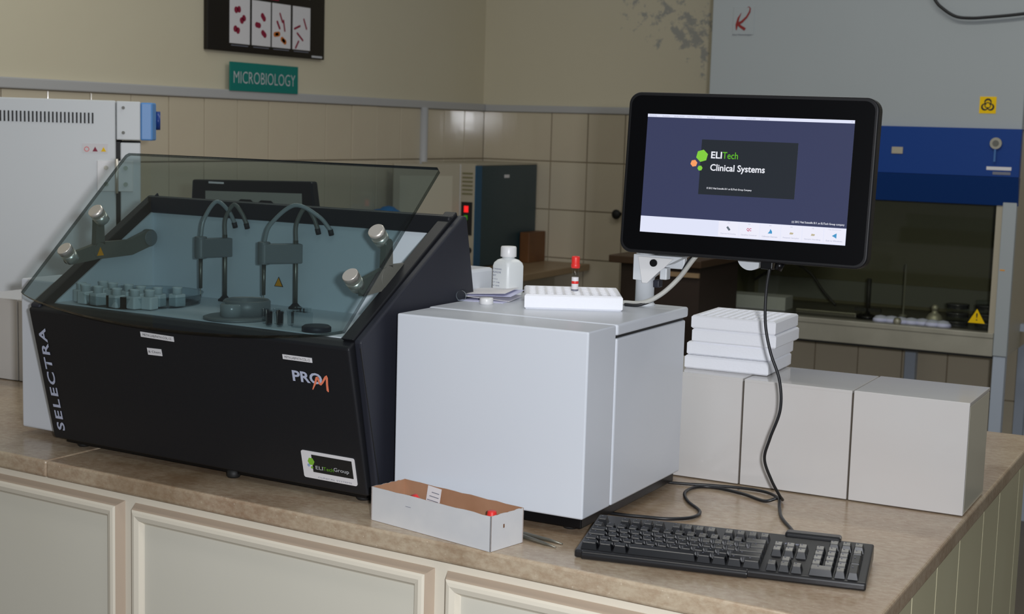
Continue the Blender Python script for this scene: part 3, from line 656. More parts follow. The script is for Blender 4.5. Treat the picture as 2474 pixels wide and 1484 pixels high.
for s_, u, w in (('Stand by', .01, .014), ('Available', .075, .014), ('QUAL. MODE', .135, .019), ('Vista Easy SelBio', .20, .028), ('Standard', .30, .014), ('12:45:34 PM', .49, .017), ('4/27/2016', .56, .015)): st(s_, u, .022, w, .0026, S_GY)
st('x', .985, .018, .002, .002, S_GY)
for k in range(6):
    u0 = .395+k*.1008; a = uvp(u0, .868); b_ = uvp(u0+.0985, .992); bt_ = sp('tool_button', rect(a[0], b_[0], b_[1], a[1]), S_BT, .0005)
    c_ = ((a[0]+b_[0])/2, (a[1]+b_[1])/2)
    if k == 0: sp('icon', [(c_[0]-.004, c_[1]+.003), (c_[0]-.001, c_[1]+.005), (c_[0]+.004, c_[1]-.001), (c_[0]+.001, c_[1]-.003)], S_DK, .0009)
    elif k == 1:
        text('QC', .005, S_PK, scn, ms_ @ Matrix.Translation((c_[0]-.0042, c_[1]-.002, .0013)), width=.0085, height=.006, offset=.02)
    elif k == 2: sp('icon', [(c_[0]-.004, c_[1]-.003), (c_[0]+.004, c_[1]-.003), (c_[0]+.0035, c_[1]+.001), (c_[0]+.0005, c_[1]+.005), (c_[0]-.001, c_[1]+.0005)], S_BL, .0009)
    elif k == 5: sp('icon', [(c_[0]-.0045, c_[1]), (c_[0], c_[1]+.003), (c_[0]+.0035, c_[1]+.005), (c_[0]+.0035, c_[1]-.004), (c_[0], c_[1]-.002)], S_BL, .0009)
    else: sp('icon', [(c_[0]-.003, c_[1]-.002), (c_[0]+.003, c_[1]-.002), (c_[0]+.004, c_[1]+.001), (c_[0]-.002, c_[1]+.0015)], S_TN, .0009)
    text(['Operate Processing', 'Quality Control', 'Calibration Overview', 'Request Samples', 'Sample Handling', 'Exit to Windows'][k], .003, S_GY, scn, ms_ @ Matrix.Translation((c_[0], b_[1]+.0035, .0011)), width=.028, height=.0026, align='CENTER')
    text(['F1', 'F2', 'F3', 'F4', 'F5', 'Log: Administrator'][k], .003, S_GY, scn, ms_ @ Matrix.Translation((c_[0], a[1]-.0035, .0011)), width=.003 if k < 5 else .022, height=.0018, align='CENTER')
part('cable_plug', B().tube([(.074, .012, -MH/2+.002), (.070, .012, -MH/2-.012)], [.009, .007], 12), BLKG, mo)
part('connector', B().box(.040, .062, .004, .024, -MH/2-.012, -MH/2+.004), BLKG, mo, .002)

# cables
def cable(name, pts, r, m, label, n=8): return solo(name, B().tube(bez(pts, 10), r, n), m, label, 'cable', (0, 0, 0))
cable('cable', [(-.3310, .508, .452), (-.3310, .500, .436), (-.3359, .4990, .391), (-.3344, .498, .3325), (-.3227, .498, .282), (-.3040, .50, .232), (-.300, .50, .180), (-.3162, .50, .126), (-.3256, .505, .087), (-.3140, .515, .048), (-.3020, .530, .018), (-.3050, .556, .0045), (-.345, .5945, .0040), (-.393, .6025, .0036), (-.4523, .5895, .0036), (-.49, .575, .0036), (-.517, .567, .0036), (-.560, .556, .0036)], .0028, BLKC, 'black cable hanging from the monitor and looping back over the counter')
cable('cable', [(-.2040, .282, .026), (-.2099, .318, .010), (-.2300, .370, .0036), (-.2678, .4360, .0036), (-.2920, .500, .0036), (-.3060, .536, .0110), (-.330, .532, .0036), (-.3805, .5600, .0036), (-.4400, .577, .0036), (-.4720, .560, .0036), (-.4743, .508, .0036), (-.446, .45, .0036), (-.4030, .395, .0036), (-.401, .350, .0036), (-.432, .318, .0036), (-.475, .306, .0036), (-.504, .299, .0036), (-.545, .296, .0036)], .0030, BLKC, 'black keyboard cable curling across the counter behind the keyboard')
cable('cable', [(-.470, .535, .455), (-.488, .530, .430), (-.512, .524, .395), (-.540, .510, .365), (-.572, .502, .3485), (-.612, .508, .3450)], .0046, GREYC, 'light grey cable curving down in front of the monitor pole', 10)
cable('cable', [(-.475, .548, .450), (-.500, .544, .428), (-.518, .538, .392), (-.545, .512, .360), (-.575, .498, .3450), (-.603, .494, .3437)], .0030, BLKC, 'thin black cable below the grey cable at the monitor pole')
cable('cable', [(-.90, 3.87, 1.40), (-.845, 3.87, 1.30), (-.795, 3.87, 1.20), (-.760, 3.87, 1.163), (-.7105, 3.87, 1.1339), (-.655, 3.87, 1.1275), (-.60, 3.87, 1.1298), (-.50, 3.87, 1.138), (-.40, 3.87, 1.150)], .006, BLKC, 'black cable hanging across the top of the safety cabinet')

# ------------------------------------------------------------ keyboard
kb = thing('keyboard', 'black full size keyboard lying at an angle on the marble counter', 'keyboard', (-.4748, .0319, 0), .1757)
KW, KD = .443, .160
def kz(v): return .0130+v*.115      # deck height along depth
prof = [(0, .001), (0, .0125), (.004, kz(.004)), (KD-.004, kz(KD)), (KD, kz(KD)-.006), (KD, .004)]
part('case', B().prism(prof, 0, KW, 'x'), KEYC, kb, .003, 3)
part('wrist_edge', B().prism([(-.005, .001), (-.006, .008), (-.003, .0128), (.004, .0150), (.004, .001)], .012, .270, 'x'), KEYC, kb, .002)
part('cable_bump', B().prism([(KD-.012, kz(KD)-.002), (KD-.010, kz(KD)+.006), (KD+.016, kz(KD)+.004), (KD+.022, .010), (KD+.0, .006)], .305, .392, 'x'), KEYC, kb, .004, 3)
km = {}
def keymesh(w, d):
    k = (round(w, 4), round(d, 4))
    if k not in km:
        hb, ht = (w/2, d/2), (w/2-.0028, d/2-.0035); h = .0112
        vs = [(-hb[0], -hb[1], 0), (hb[0], -hb[1], 0), (hb[0], hb[1], 0), (-hb[0], hb[1], 0), (-ht[0], -ht[1]+.0005, h), (ht[0], -ht[1]+.0005, h), (ht[0], ht[1]+.0018, h+.0012), (-ht[0], ht[1]+.0018, h+.0012)]
        b = B(); b.add(vs, [(0, 1, 2, 3), (4, 5, 6, 7), (0, 1, 5, 4), (1, 2, 6, 5), (2, 3, 7, 6), (3, 0, 4, 7)]); km[k] = b.mesh('key')
    return km[k]
mk = B(); 
def key(u, v, w=.0187, d=.0187):
    o = part('key', keymesh(w-.0012, d-.0012), KEYB, kb, .0008, 1); o.location = (u, v, kz(v)-.0012); o.rotation_euler = (.115, 0, 0)
    mk.box(u-w*.16, u-w*.16+.0022, v+.0022, v+.0040, kz(v)+.0115, kz(v)+.0118); return o
Pk = .0187
rows = [.0165+Pk*i for i in range(5)]; U0 = .0065
for u, w in ((0, 1.5), (1.5, 1.25), (2.75, 1.25), (4.0, 5.75), (9.75, 1.25), (11., 1.25), (12.25, 1.25), (13.5, 1.5)): key(U0+Pk*(u+w/2), rows[0], Pk*w)
for u, w in [(0, 1.25)]+[(1.25+i, 1) for i in range(11)]+[(12.25, 2.75)]: key(U0+Pk*(u+w/2), rows[1], Pk*w)
for u, w in [(0, 1.75)]+[(1.75+i, 1) for i in range(11)]+[(12.75, 2.25)]: key(U0+Pk*(u+w/2), rows[2], Pk*w)
for u, w in [(0, 1.5)]+[(1.5+i, 1) for i in range(12)]+[(13.5, 1.5)]: key(U0+Pk*(u+w/2), rows[3], Pk*w)
for u, w in [(0, 1)]+[(1+i, 1) for i in range(12)]+[(13, 2)]: key(U0+Pk*(u+w/2), rows[4], Pk*w)
fr = rows[4]+Pk*1.45
for u in [0, 2, 3, 4, 5, 6.5, 7.5, 8.5, 9.5, 11, 12, 13, 14]: key(U0+Pk*(u+.5), fr)
U1 = U0+Pk*15.35
for i in range(3):
    key(U1+Pk*(i+.5), rows[0]); key(U1+Pk*(i+.5), rows[3]); key(U1+Pk*(i+.5), rows[4])
key(U1+Pk*1.5, rows[1])
U2 = U1+Pk*3.4
key(U2+Pk, rows[0], Pk*2); key(U2+Pk*2.5, rows[0]); key(U2+Pk*3.5, (rows[0]+rows[1])/2, Pk, Pk*2)
for i in range(3): key(U2+Pk*(i+.5), rows[1]); key(U2+Pk*(i+.5), rows[2]); key(U2+Pk*(i+.5), rows[3]); key(U2+Pk*(i+.5), rows[4])
key(U2+Pk*3.5, (rows[2]+rows[3])/2, Pk, Pk*2); key(U2+Pk*3.5, rows[4])
for i in range(3): key(U2+Pk*(i+1.5), fr)
lgd = part('key_legends', mk, GINK, kb); lgd['kind'] = 'stuff'
part('indicator_strip', B().box(U1+.016, U1+.040, fr-.002, fr+.002, kz(fr)-.001, kz(fr)+.0012), GINK, kb)

# ------------------------------------------------------------ cardboard box with tubes
BX = (-.8573, .042); BR_ = -.2172
bx = thing('cardboard_box', 'open white cardboard box with brown inside at the counter front', 'box', (*BX, 0), BR_)
W_, D_, H_, T_ = .2658, .080, .0575, .0018
part('bottom', B().box(T_, W_-T_, T_, D_-T_, .0005, .002), CARD, bx)
def wallp(name, outer, inner_):
    part(name, outer, CARDW, bx); part('inner_face', inner_, CARD, bx)
def wavy(p0, p1, off, t0, t1, n=14):   # wall with uneven torn top edge
    b = B(); vs = []; 
    rnd = [random.uniform(-.0007, .0007) for _ in range(n+1)]; rnd[0] = rnd[-1] = 0
    d = Vector((p1[0]-p0[0], p1[1]-p0[1])).normalized(); nn = Vector((-d.y, d.x))
    for i in range(n+1):
        q = Vector(p0)+(Vector(p1)-Vector(p0))*i/n
        for o_ in (t0, t1):
            for z in (0.0005, H_+rnd[i]+off): vs.append((q.x+nn.x*o_, q.y+nn.y*o_, z))
    fs = []
    for i in range(n): a = i*4; c = a+4; fs += [(a, c, c+1, a+1), (a+2, a+3, c+3, c+2), (a+1, c+1, c+3, a+3), (a, a+2, c+2, c)]
    fs += [(0, 1, 3, 2), (n*4, n*4+2, n*4+3, n*4+1)]; b.add(vs, fs); return b
random.seed(3)
for nme, p0, p1 in (('front_wall', (0, 0), (W_, 0)), ('right_wall', (W_, 0), (W_, D_)), ('back_wall', (W_, D_), (0, D_)), ('left_wall', (0, D_), (0, 0))):
    random.seed(hash(nme) % 100 if False else len(nme)); wo = part(nme, wavy(p0, p1, 0, 0, T_*.5), CARDW, bx)
    random.seed(len(nme)); part('inner_face', wavy(p0, p1, 0, T_*.5, T_), CARD, wo)
part('pen_mark', B().box(.080, .092, -.0006, .0, .0385, .0390, Matrix.Rotation(0, 4, 'X')), GINK, bx)
part('hole_mark', B().box(W_, W_+.0006, .030, .0325, .034, .040), WOOD, bx)
bM = Matrix.Translation((*BX, 0)) @ Matrix.Rotation(BR_, 4, 'Z')
def boxtube(name_lab, x, y, z0, tilt, rz):
    t = thing('sample_tube', name_lab, 'tube', tuple(bM @ Vector((x, y, z0))), 0); t.rotation_euler = (tilt[0], tilt[1], rz)
    part('tube_glass', B().lathe([(0, 0), (.004, .001), (.0058, .005), (.0062, .045)], n=18), CLEAR, t)
    part('tube_cap', B().lathe([(.0068, .036), (.0088, .037), (.0088, .044), (.0076, .0455), (.0074, .0495), (.0060, .051), (0, .051)], n=20), RED, t); return t
boxtube('red capped tube at the right end inside the cardboard box', .233, .040, .0025, (0, .0), 0)
boxtube('red capped tube at the left inside the cardboard box', .076, .050, .0025, (.35, -.25), 0)
tl_ = thing('printed_label', 'small white printed label leaning on the back inside the cardboard box', 'label', tuple(bM @ Vector((.071, D_-.0062, .0262))), BR_)
tl_.rotation_euler = (-.12, 0.06, BR_)
part('label_sheet', B().box(-.0155, .0155, 0, .0006, 0, .030), PAPER, tl_)
for k in range(3): part('print_line', B().box(-.013+k*.004, .012, -.0004, 0, .006+k*.007, .0072+k*.007), GINK, tl_)
tw = thing('forceps', 'pair of steel forceps lying behind the cardboard box', 'forceps', (-.590, .088, .0), 0)
part('blade', B().tube([(-.055, .006, .004), (0, .004, .005), (.045, .001, .003), (.070, -.003, .002)], [.004, .004, .003, .001], 8), STEELD, tw)
part('blade', B().tube([(-.055, .002, .004), (0, -.008, .005), (.045, -.020, .003), (.069, -.026, .002)], [.004, .004, .003, .001], 8), STEELD, tw)

# ------------------------------------------------------------ background: side bench, incubator, oven
be = thing('side_bench', 'brown topped side bench along the left wall under the incubator', 'bench', (0, 0, 0))
part('bench_top', B().box(XW+.030, -2.5640, 1.75, YW-.024, -.032, 0), BENCH, be, .003)
part('bench_base', B().box(XW+.030, -2.72, 1.80, YW-.10, -ZC, -.032), BEIGE, be)
ic = thing('incubator', 'beige fronted incubator with dark teal side and red digits, in the room corner', 'incubator', (0, 0, 0))
part('case', B().box(-3.165, -2.8726, 4.02, 4.63, .004, .480), TEAL, ic, .004)
part('front_frame', B().box(-3.165, -2.878, 4.0, 4.02, .004, .484), BEIGE, ic, .003)
part('side_edge', B().box(-2.878, -2.8715, 4.0, 4.055, .004, .481), TEALE, ic)
part('case_top', B().box(-3.17, -2.8726, 4.0, 4.63, .480, .489), BEIGE, ic, .002)
cpn = part('control_panel', B().box(-2.9460, -2.8890, 3.996, 4.0, .155, .310), INK, ic)
part('red_digits', B().box(-2.930, -2.908, 3.994, 3.996, .262, .292), LEDR, cpn); part('green_digits', B().box(-2.930, -2.912, 3.994, 3.996, .226, .248), LEDG, cpn)
part('side_badge', B().box(-2.8726, -2.8712, 4.28, 4.33, .42, .435), PAPER, ic)
part('knob', B().cyl((-2.902, 4.0, .084), (-2.902, 3.985, .084), .015), INK, ic)
part('knob', B().cyl((-2.945, 4.0, .084), (-2.945, 3.985, .084), .008), OLIVE, ic)
for k in range(6): part('printed_line', B().box(-2.944, -2.890, 3.9965, 4.0, .345+k*.019, .352+k*.019), mat('olive_print', (120, 116, 80), .6) if k == 0 else bpy.data.materials['olive_print'], ic)
part('hinge_edge', B().box(-2.962, -2.954, 3.994, 4.0, .01, .484), WHITE2, ic)
# door standing ajar, hinged at its right side
da = math.atan2(4.0-3.70, -2.965+3.14); dl = math.hypot(4.0-3.70, -2.965+3.14)
md_ = Matrix.Translation((-2.965, 3.997, 0)) @ Matrix.Rotation(da+pi, 4, 'Z')
dr = part('door', B().box(0, dl, 0, .014, .006, .484, md_), BEIGE, ic, .002)
part('door_sheet', B().box(.04, dl-.03, .0142, .0150, .06, .43, md_), mat('pale_sheet', (190, 184, 164), .6), dr)
gl_ = thing('blue_glove', 'bright blue cloth lying behind the analyser, before the incubator', 'cloth', (-1.95, 2.0, 0))
# ledge behind holds nothing; the glove hangs on the incubator door
bpy.data.objects.remove(gl_)
glv = B()
for i, (dx, dz, r) in enumerate(((0, 0, .06), (.06, .005, .055), (.11, -.01, .05), (.04, .02, .05))):
    glv.lathe([(0, r*.62), (r*.5, r*.52), (r*.86, r*.25), (r, 0), (r*.95, -r*.2), (0, -r*.2)], n=16, m=Matrix.Translation((dx-.05, 0, dz+.01)))
part('hanging_cloth', glv, CYAN, ic, .0, label='bright blue cloth hung on the door front').location = (-3.10, 3.62, .235)

bw = solo('wooden_box', B().box(-.026, .026, -.09, .09, 0, .150), WOOD, 'small brown wooden box beside the teal incubator on the bench', 'box', (-2.838, 4.535, 0), bevel=.003)

# oven seen from its side, standing on the rear of the island
ray = Vector((-.6661, .7459, 0)); ex = Vector((.7459, .6661, 0)); D = 4.2
P0 = Vector((.4544, -1.9839, 0))+ray*D
ovz = math.atan2(ex.y, ex.x)
ov = thing('drying_oven', 'large white laboratory oven seen from its vented side, with a blue control strip', 'oven', (P0.x, P0.y, 0), ovz)
k_ = D/4.9
OH = .704; 
part('body', B().box(-.52, -.072, 0, .42, .02, OH), OVENW, ov, .004)
part('front_head', B().box(-.0705, -.006, 0, .42, .597, OH-.001), OVENW, ov, .003)
part('door', B().box(-.060, -.006, .0, .42, .03, .590), OVENW, ov, .003)
part('door_gasket', B().box(-.073, -.060, .006, .41, .04, .592), INK, ov)
part('control_panel', B().prism([(-.006, 0), (.026, 0), (.036, .04), (.036, .36), (.026, .40), (-.006, .40)], .597, OH-.003, 'z'), LBLUE, ov, .004)
part('dial', B().cyl((.036, .09, .652), (.048, .09, .652), .026), DBLUE, ov); 
vm = B().box(0, .0042, -.001, .004, 0, .029).mesh('vent_slot')
for k in range(30):
    o = part('vent_slot', vm, INK, ov); o.location = (-.135-k*.0104, -.0004, .640)
for zz in (.685, .617): part('screw', B().cyl((-.052, -.003, zz), (-.052, .002, zz), .0045), OLIVE, ov)
lb = part('safety_label', B().box(-.160, -.093, -.0008, 0, .560, .586), PAPER, ov)
for k, mm in enumerate((RED, MAROON, YEL)):
    c_ = -.149+k*.0222; m_ = frame((c_, -.0008, .570), (1, 0, 0), (0, 0, 1))
    if k == 0: ribpart('pictogram', [(.006*math.cos(a), .006*math.sin(a)) for a in [2*pi*i/16 for i in range(17)]], .0018, mm, lb, m_)
    else: part('pictogram', flat([(-.007, -.006), (.007, -.006), (0, .007)], m_, .0006), mm, lb)
hg = part('hinge', B().box(-.122, -.074, -.003, 0, .455, .540).box(-.066, -.026, -.003, 0, .455, .540), WHITE2, ov, .003); part('hinge_pin', B().cyl((-.070, -.004, .450), (-.070, -.004, .545), .0045), CHROME, hg)
for hx in (-.098, -.046):
    for hz in (.475, .520): part('screw', B().cyl((hx, -.006, hz), (hx, -.002, hz), .006), STEELD, hg)
part('foot_rail', B().box(-.50, -.04, .03, .39, 0, .02), OLIVE, ov)

# dark monitor behind the analyser, seen through the glass
m2 = thing('small_monitor', 'dark framed monitor standing behind the analyser, seen through the smoked glass', 'monitor', (-1.93, 1.10, 0), .02)
part('frame', B().prism([(-.185, .30), (.185, .30), (.200, .30), (.200, .42), (.186, .510), (-.196, .500), (-.200, .42), (-.200, .30)], 0, .03, 'y'), BLKG, m2, .005)
ds = part('display', B().prism([(-.150, .31), (.165, .31), (.158, .478), (-.150, .472)], -.001, .001, 'y'), mat('grey_display', (150, 150, 142), .4), m2)
for sx in (0, .065): part('dark_shape', flat([(sx-.04, .385), (sx+.04, .385), (sx+.038, .40), (sx+.018, .415), (sx-.014, .415), (sx-.036, .40)], frame((-.02, -.0012, 0.04), (1, 0, 0), (0, 0, 1)), .0004), BLKG, ds)
part('badge', flat(rect(-.14, -.09, .492, .497), frame((0, -.0002, 0), (1, 0, 0), (0, 0, 1)), .0004), PAPER, m2)
part('stand', B().box(-.03, .03, .01, .03, .01, .31), BLACK2, m2); part('foot', B().box(-.10, .10, -.06, .09, 0, .012), BLACK2, m2, .003)

# ------------------------------------------------------------ left wall: poster and sign
po = thing('framed_poster', 'black framed microbiology poster with four white panels of red bacteria', 'poster', (XW, 2.830, .9225), 0)
fr_ = frame((.020, 0, 0), (0, 1, 0), (0, 0, 1))
part('board', B().box(0, .020, -.382, .382, 0, .62), mat('poster_black', (22, 16, 12), .35), po, .003)
cards = [(2.5930, 2.7182), (2.7313, 2.8518), (2.8610, 2.9852), (2.9994, 3.1215)]
def wc(y, z): return (y-2.845, z-.9225)
def blob(y, z, l, w, a, m, par):
    c_ = wc(y, z); n = 14; e = []
    for i in range(n):
        t = 2*pi*i/n; sx = math.cos(t)*w/2+(l-w)/2*(1 if math.cos(t) > 0 else -1); sy = math.sin(t)*w/2; e.append((c_[0]+sx*math.cos(a)-sy*math.sin(a), c_[1]+sx*math.sin(a)+sy*math.cos(a)))
    part('bacterium_print', flat(e, fr_, .0012), m, par)
random.seed(5)
for i, (a, b_) in enumerate(cards):
    p = part('print_panel', flat(rect(wc(a, 0)[0], wc(b_, 0)[0], .9550-.9225, 1.130-.9225), fr_, .0006), PAPER, po)
    cx = (a+b_)/2
    if i == 0:
        for (dy_, zz, an_) in ((-.015, 1.085, .2), (.018, 1.050, .7), (-.020, 1.008, -.4)): blob(cx+dy_-.008*math.cos(an_), zz-.008*math.sin(an_), .026, .024, an_+pi/2, MAROON, p); blob(cx+dy_+.010*math.cos(an_), zz+.008*math.sin(an_), .026, .022, an_+pi/2, MAROON, p)
    if i == 1:
        for (dy_, zz, an_) in ((.012, 1.068, -.8), (-.022, 1.035, -.1), (.016, 1.003, -.6)): blob(cx+dy_, zz, .038, .022, an_, MAROON, p)
    if i == 2:
        blob(cx-.002, 1.075, .045, .009, -1.1, MAROON, p); blob(cx+.018, 1.045, .05, .009, -1.35, MAROON, p); blob(cx-.020, 1.045, .040, .011, -1.0, MAROON, p); blob(cx-.030, 1.008, .045, .020, .15, ORG, p); blob(cx-.030, 1.008, .022, .012, .15, MAROON, p); blob(cx+.015, .985, .042, .021, -.5, ORG, p); blob(cx+.015, .985, .024, .014, -.5, MAROON, p)
    if i == 3:
        for (dy_, zz, an_, l) in ((.025, 1.062, -1.1, .050), (-.030, 1.045, .35, .048), (-.010, 1.008, -.6, .055), (-.030, .975, .95, .042)): blob(cx+dy_, zz, l, .009, an_, MAROON, p)
    part('caption', flat(rect(wc(a+.01, 0)[0], wc(b_-.01, 0)[0], .0235, .0265), fr_, .0005), GINK, po)
    part('print_panel', flat(rect(wc(a, 0)[0], wc(b_, 0)[0], .2425, .56), fr_, .0006), PAPER, po)
part('heading', flat(rect(-.06, .06, .2180, .2255), fr_, .0005), MAROON, po)
part('credit', flat(rect(.29, .365, .006, .014), fr_, .0005), LETW, po)
sg = thing('department_sign', 'teal wall sign reading MICROBIOLOGY below the poster', 'sign', (XW+.0, 2.795, .7830), 0)
part('sign_board', B().box(.022, .028, -.2205, .2205, -.010, .1010), SIGN, sg, .001)
text('MICROBIOLOGY', .06, LETW, sg, frame((.0283, -.200, .020), (0, 1, 0), (0, 0, 1)), width=.400, height=.046, offset=-.010)

# ------------------------------------------------------------ dark cupboard and biosafety cabinet
dk = thing('dark_cupboard', 'dark brown wooden cupboard between the side bench and the safety cabinet', 'cupboard', (-1.69, 3.4, -ZC))
part('carcass', B().box(-.175, .16, 0, .45, 0, ZC+.138), DWOOD, dk)
part('cupboard_top', B().box(-.222, .17, -.02, .47, ZC+.138, ZC+.168), DESK, dk, .003)
part('shelf_edge', B().box(-.02, .16, -.012, 0, ZC+.100, ZC+.118), BENCH, dk)

bc = thing('biosafety_cabinet', 'tall grey white biosafety cabinet with blue panel and steel work deck', 'cabinet', (0, 3.9, 0))
CX0, CX1, CD = -1.709, -.4430, .70
part('upper_body', B().prism([(-.003, .705), (.0, 1.90), (CD, 1.90), (CD, .70), (.05, .70)], CX0+.0, CX1, 'x'), CABW, bc, .004)
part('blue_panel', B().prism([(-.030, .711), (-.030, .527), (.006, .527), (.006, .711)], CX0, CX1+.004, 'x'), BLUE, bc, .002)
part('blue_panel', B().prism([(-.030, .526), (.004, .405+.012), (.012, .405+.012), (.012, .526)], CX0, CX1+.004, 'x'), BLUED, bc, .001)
part('side_wall', B().box(CX1-.022, CX1, .03, CD, -.168, .71), BEIGE, bc); part('side_wall', B().box(CX0, CX0+.022, .03, CD, -.168, .71), BEIGE, bc)
part('frame_post', B().box(CX1-.052, CX1, 0, .03, -.168, .45), CABW, bc, .002); part('frame_post', B().box(CX0, CX0+.034, 0, .03, -.168, .45), CABW, bc, .002)
part('inner_post', B().box(CX1-.076, CX1-.0525, .01, .04, -.09, .45), BEIGE, bc); part('inner_post', B().box(CX0+.0345, CX0+.062, .01, .04, -.09, .45), BEIGE, bc)
part('tape_mark', B().box(CX1-.046, CX1-.028, -.001, 0, .166, .171), AMB, bc)
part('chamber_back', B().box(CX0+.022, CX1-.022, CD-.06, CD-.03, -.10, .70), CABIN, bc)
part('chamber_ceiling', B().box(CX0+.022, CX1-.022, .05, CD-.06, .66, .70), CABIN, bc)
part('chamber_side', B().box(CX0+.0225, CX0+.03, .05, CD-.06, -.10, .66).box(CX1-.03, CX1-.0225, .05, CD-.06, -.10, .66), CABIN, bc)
part('work_deck', B().box(CX0+.023, CX1-.023, .03, CD-.06, -.100, -.084), STEELD, bc)
part('deck_lip', B().box(CX0+.035, CX1-.053, -.004, .06, -.100, -.080), STEEL, bc, .002)
part('apron', B().box(CX0+.035, CX1-.053, .0, .02, -.172, -.100), STEEL, bc, .002)
part('under_tray', B().box(CX0+.04, CX1-.053, .02, .50, -.182, -.174), INK, bc)
part('back_grille', B().box(CX0+.05, CX1-.05, CD-.068, CD-.061, -.07, .02), mat('grille_grey', (110, 112, 104), .5), bc)
part('sash_glass', B().prism([(.012, -.06), (.017, -.06), (.045, .44), (.040, .44)], CX0+.062, CX1-.076, 'x'), SASH, bc)
LEG = mat('leg_blue_grey', (176, 186, 200), .4)
for lx, ly in ((CX1-.050, .005), (CX1-.045, .60), (CX0, .005), (CX0, .6), (-.962, .60)):
    part('leg', B().box(lx, lx+.046, ly, ly+.046, -ZC, -.182 if ly > .1 else -.170), LEG, bc)
part('leg', B().box(-.400, -.355, .30, .345, -ZC, -.10), LEG, bc); part('side_rail', B().box(-.443, -.355, .30, .345, -.10, -.07), LEG, bc)
mf = frame((0, -.0305, 0), (1, 0, 0), (0, 0, 1))
lk = part('lock', B().cyl((-.530, -.042, .655), (-.530, -.030, .655), .022), STEEL, bc); part('keyhole', B().cyl((-.530, -.044, .655), (-.530, -.0415, .655), .012), OLIVE, lk); part('key_blade', B().box(-.534, -.527, -.0435, -.0415, .585, .632), mat('key_blue', (60, 110, 170), .5), lk)
part('switch_label', B().box(-.925, -.882, -.0345, -.030, .604, .630), BEIGE, bc)
part('maker_label', flat(rect(-.560, -.468, .553, .566), mf, .001), PAPER, bc); part('maker_label', flat(rect(-.536, -.470, .536, .547), mf, .001), GINK, bc)
ls = part('logo_plate', B().box(-1.617, -1.527, -.005, -.0005, 1.070, 1.185), CABW, bc, .001)
ml = frame((-1.6185, -.006, 1.075), (1, 0, 0), (0, 0, 1))
RK = mat('logo_red', (140, 26, 22), .5)
ribpart('logo_stroke', [(.018, .014), (.019, .035), (.025, .062), (.037, .084)], [.004, .011, .008, .001], RK, ls, ml, .001)
ribpart('logo_stroke', [(.018, .036), (.040, .047), (.060, .066), (.072, .087), (.074, .101), (.068, .109), (.061, .104)], [.013, .010, .008, .007, .005, .003, .001], RK, ls, ml, .0012)
ribpart('logo_stroke', [(.022, .040), (.036, .028), (.056, .016)], [.010, .011, .012], RK, ls, ml, .0014)
text('Klair Technologies', .01, GINK, ls, ml @ Matrix.Translation((.002, -.010, .0002)), width=.082, height=.008)
bsn = part('biohazard_sign', B().box(-.6060, -.5440, -.005, -.0005, .768, .832), YEL, bc)
mb = frame((-.575, -.0055, .799), (1, 0, 0), (0, 0, 1))
for k in range(3):
    a0 = pi/2+k*2*pi/3; c_ = (.0115*math.cos(a0), .0115*math.sin(a0))
    ribpart('biohazard_mark', [(c_[0]+.0115*math.cos(a0+t), c_[1]+.0115*math.sin(a0+t)) for t in [-2.55+5.1*i/20 for i in range(21)]], [.0018+.0052*math.cos(pi*(i-10)/20)**1.2 if abs(i-10) < 10 else .0014 for i in range(21)], INK, bsn, mb, .0006)
ribpart('biohazard_mark', [(.0105*math.cos(t), .0105*math.sin(t)) for t in [2*pi*i/24 for i in range(25)]], .0034, INK, bsn, mb, .0008)
tr = part('warning_triangle', B().prism([(-.597, -.046), (-.533, -.046), (-.565, .010)], .006, .009, 'y'), YEL, bc)
text('!', .03, INK, tr, frame((-.5675, .0055, -.036), (1, 0, 0), (0, 0, 1)), height=.030, width=.006)

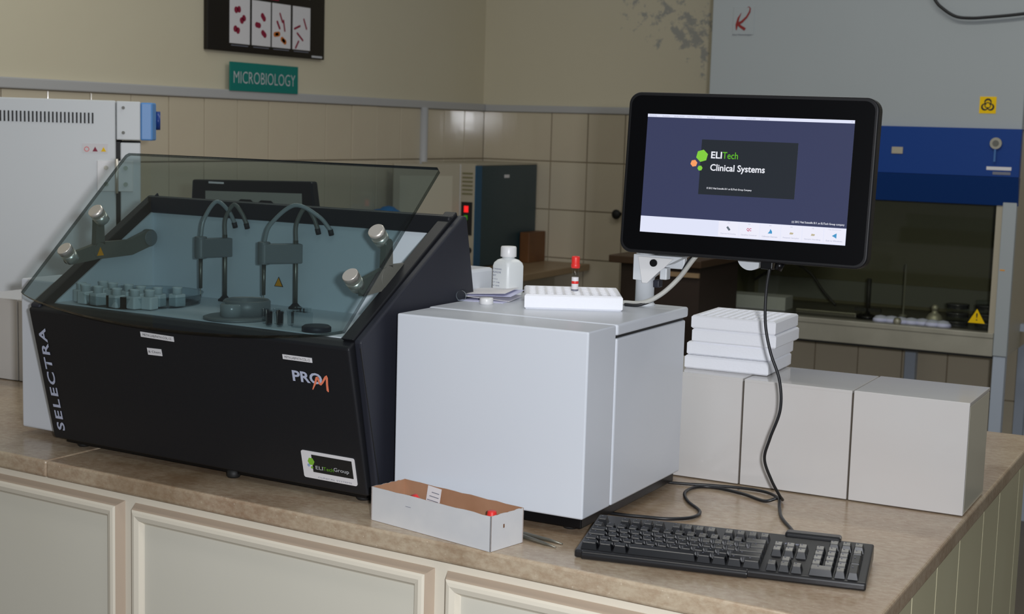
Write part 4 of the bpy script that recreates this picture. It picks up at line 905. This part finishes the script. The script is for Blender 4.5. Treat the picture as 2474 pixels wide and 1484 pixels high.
# things on the work deck
ZD = -.084
def at(x, y): return (x, y, ZD)
pt = solo('paper_stack', B().box(-.125, .125, -.06, .06, 0, .055), mat('dim_paper', (180, 182, 184), .7), 'white box of papers on the work deck behind the foam stack', 'paper', at(-1.520, 4.15), .03)
for k in range(5):
    solo('petri_dish', B().lathe([(.044, 0), (.045, .001), (.045, .013), (.0465, .0135), (.0465, .017), (0, .017)], n=24), BASIN if k % 2 else PETD, 'petri dish in the left stack on the work deck, %s' % ['lowest', 'second from bottom', 'middle one', 'second from top', 'topmost'][k], 'dish', (-.675, 4.10, ZD+.0175*k), group='petri dishes left stack')
for k in range(6):
    solo('petri_dish', B().lathe([(.044, 0), (.045, .001), (.045, .013), (.0465, .0135), (.0465, .017), (0, .017)], n=24), BASIN if k % 2 else PETD, 'petri dish in the right stack behind the yellow triangle, %s' % ['lowest', 'second from bottom', 'third from bottom', 'third from top', 'second from top', 'topmost'][k], 'dish', (-.565, 4.13, ZD+.0175*k), group='petri dishes right stack')
fl = thing('steel_spirit_lamp', 'small shiny steel spirit lamp on the work deck', 'lamp', at(-.755, 4.05))
part('lamp_body', B().lathe([(.026, 0), (.034, .010), (.034, .028), (.022, .044), (.012, .050), (.012, .062)], n=24), STEEL, fl); part('lamp_cap', B().lathe([(.014, .060), (.014, .074), (.006, .082), (0, .082)], n=20), STEEL, fl)
bu = thing('gas_burner', 'dark laboratory gas burner with upright tube on the work deck', 'burner', at(-1.035, 4.08))
part('burner_base', B().lathe([(.042, 0), (.042, .010), (.012, .020)], n=24), BLKG, bu); part('burner_tube', B().lathe([(.0095, .018), (.0095, .165)], n=16), INK, bu); part('gas_tap', B().box(-.055, .055, -.008, .008, .028, .042), INK, bu)
solo('upright_rod', B().lathe([(.018, 0), (.018, .012), (.004, .016), (.004, .225)], n=16), OLIVE, 'thin grey upright rod right of the gas burner', 'rod', at(-.915, 4.20))
bg = B(); 
for i in range(7): bg.lathe([(0, .026), (.02, .022), (.032, .010), (.034, 0), (0, 0)], n=12, m=Matrix.Translation((i*.042, .008*math.sin(i*2), .002)))
solo('plastic_wrap', bg, LPAPER, 'crumpled pale plastic wrapping on the work deck right of the burner', 'wrap', at(-.960, 4.00), -.02)
solo('steel_ball', B().lathe([(0, 0), (.012, .003), (.017, .015), (.012, .027), (0, .030)], n=20), STEEL, 'small shiny steel cup left of the spirit lamp', 'cup', at(-.880, 3.945))
solo('steel_tray', B().box(-.13, .13, -.05, .05, 0, .02), STEELD, 'flat grey steel tray with papers left of the burner', 'tray', at(-1.205, 4.10), 0, bevel=.004)
cable('cable', [(-1.60, 4.30, .02), (-1.50, 4.28, .085), (-1.42, 4.25, .110), (-1.33, 4.22, .075), (-1.26, 4.20, .0), (-1.20, 4.19, -.055)], .006, INK, 'dark hose arching inside the safety cabinet')
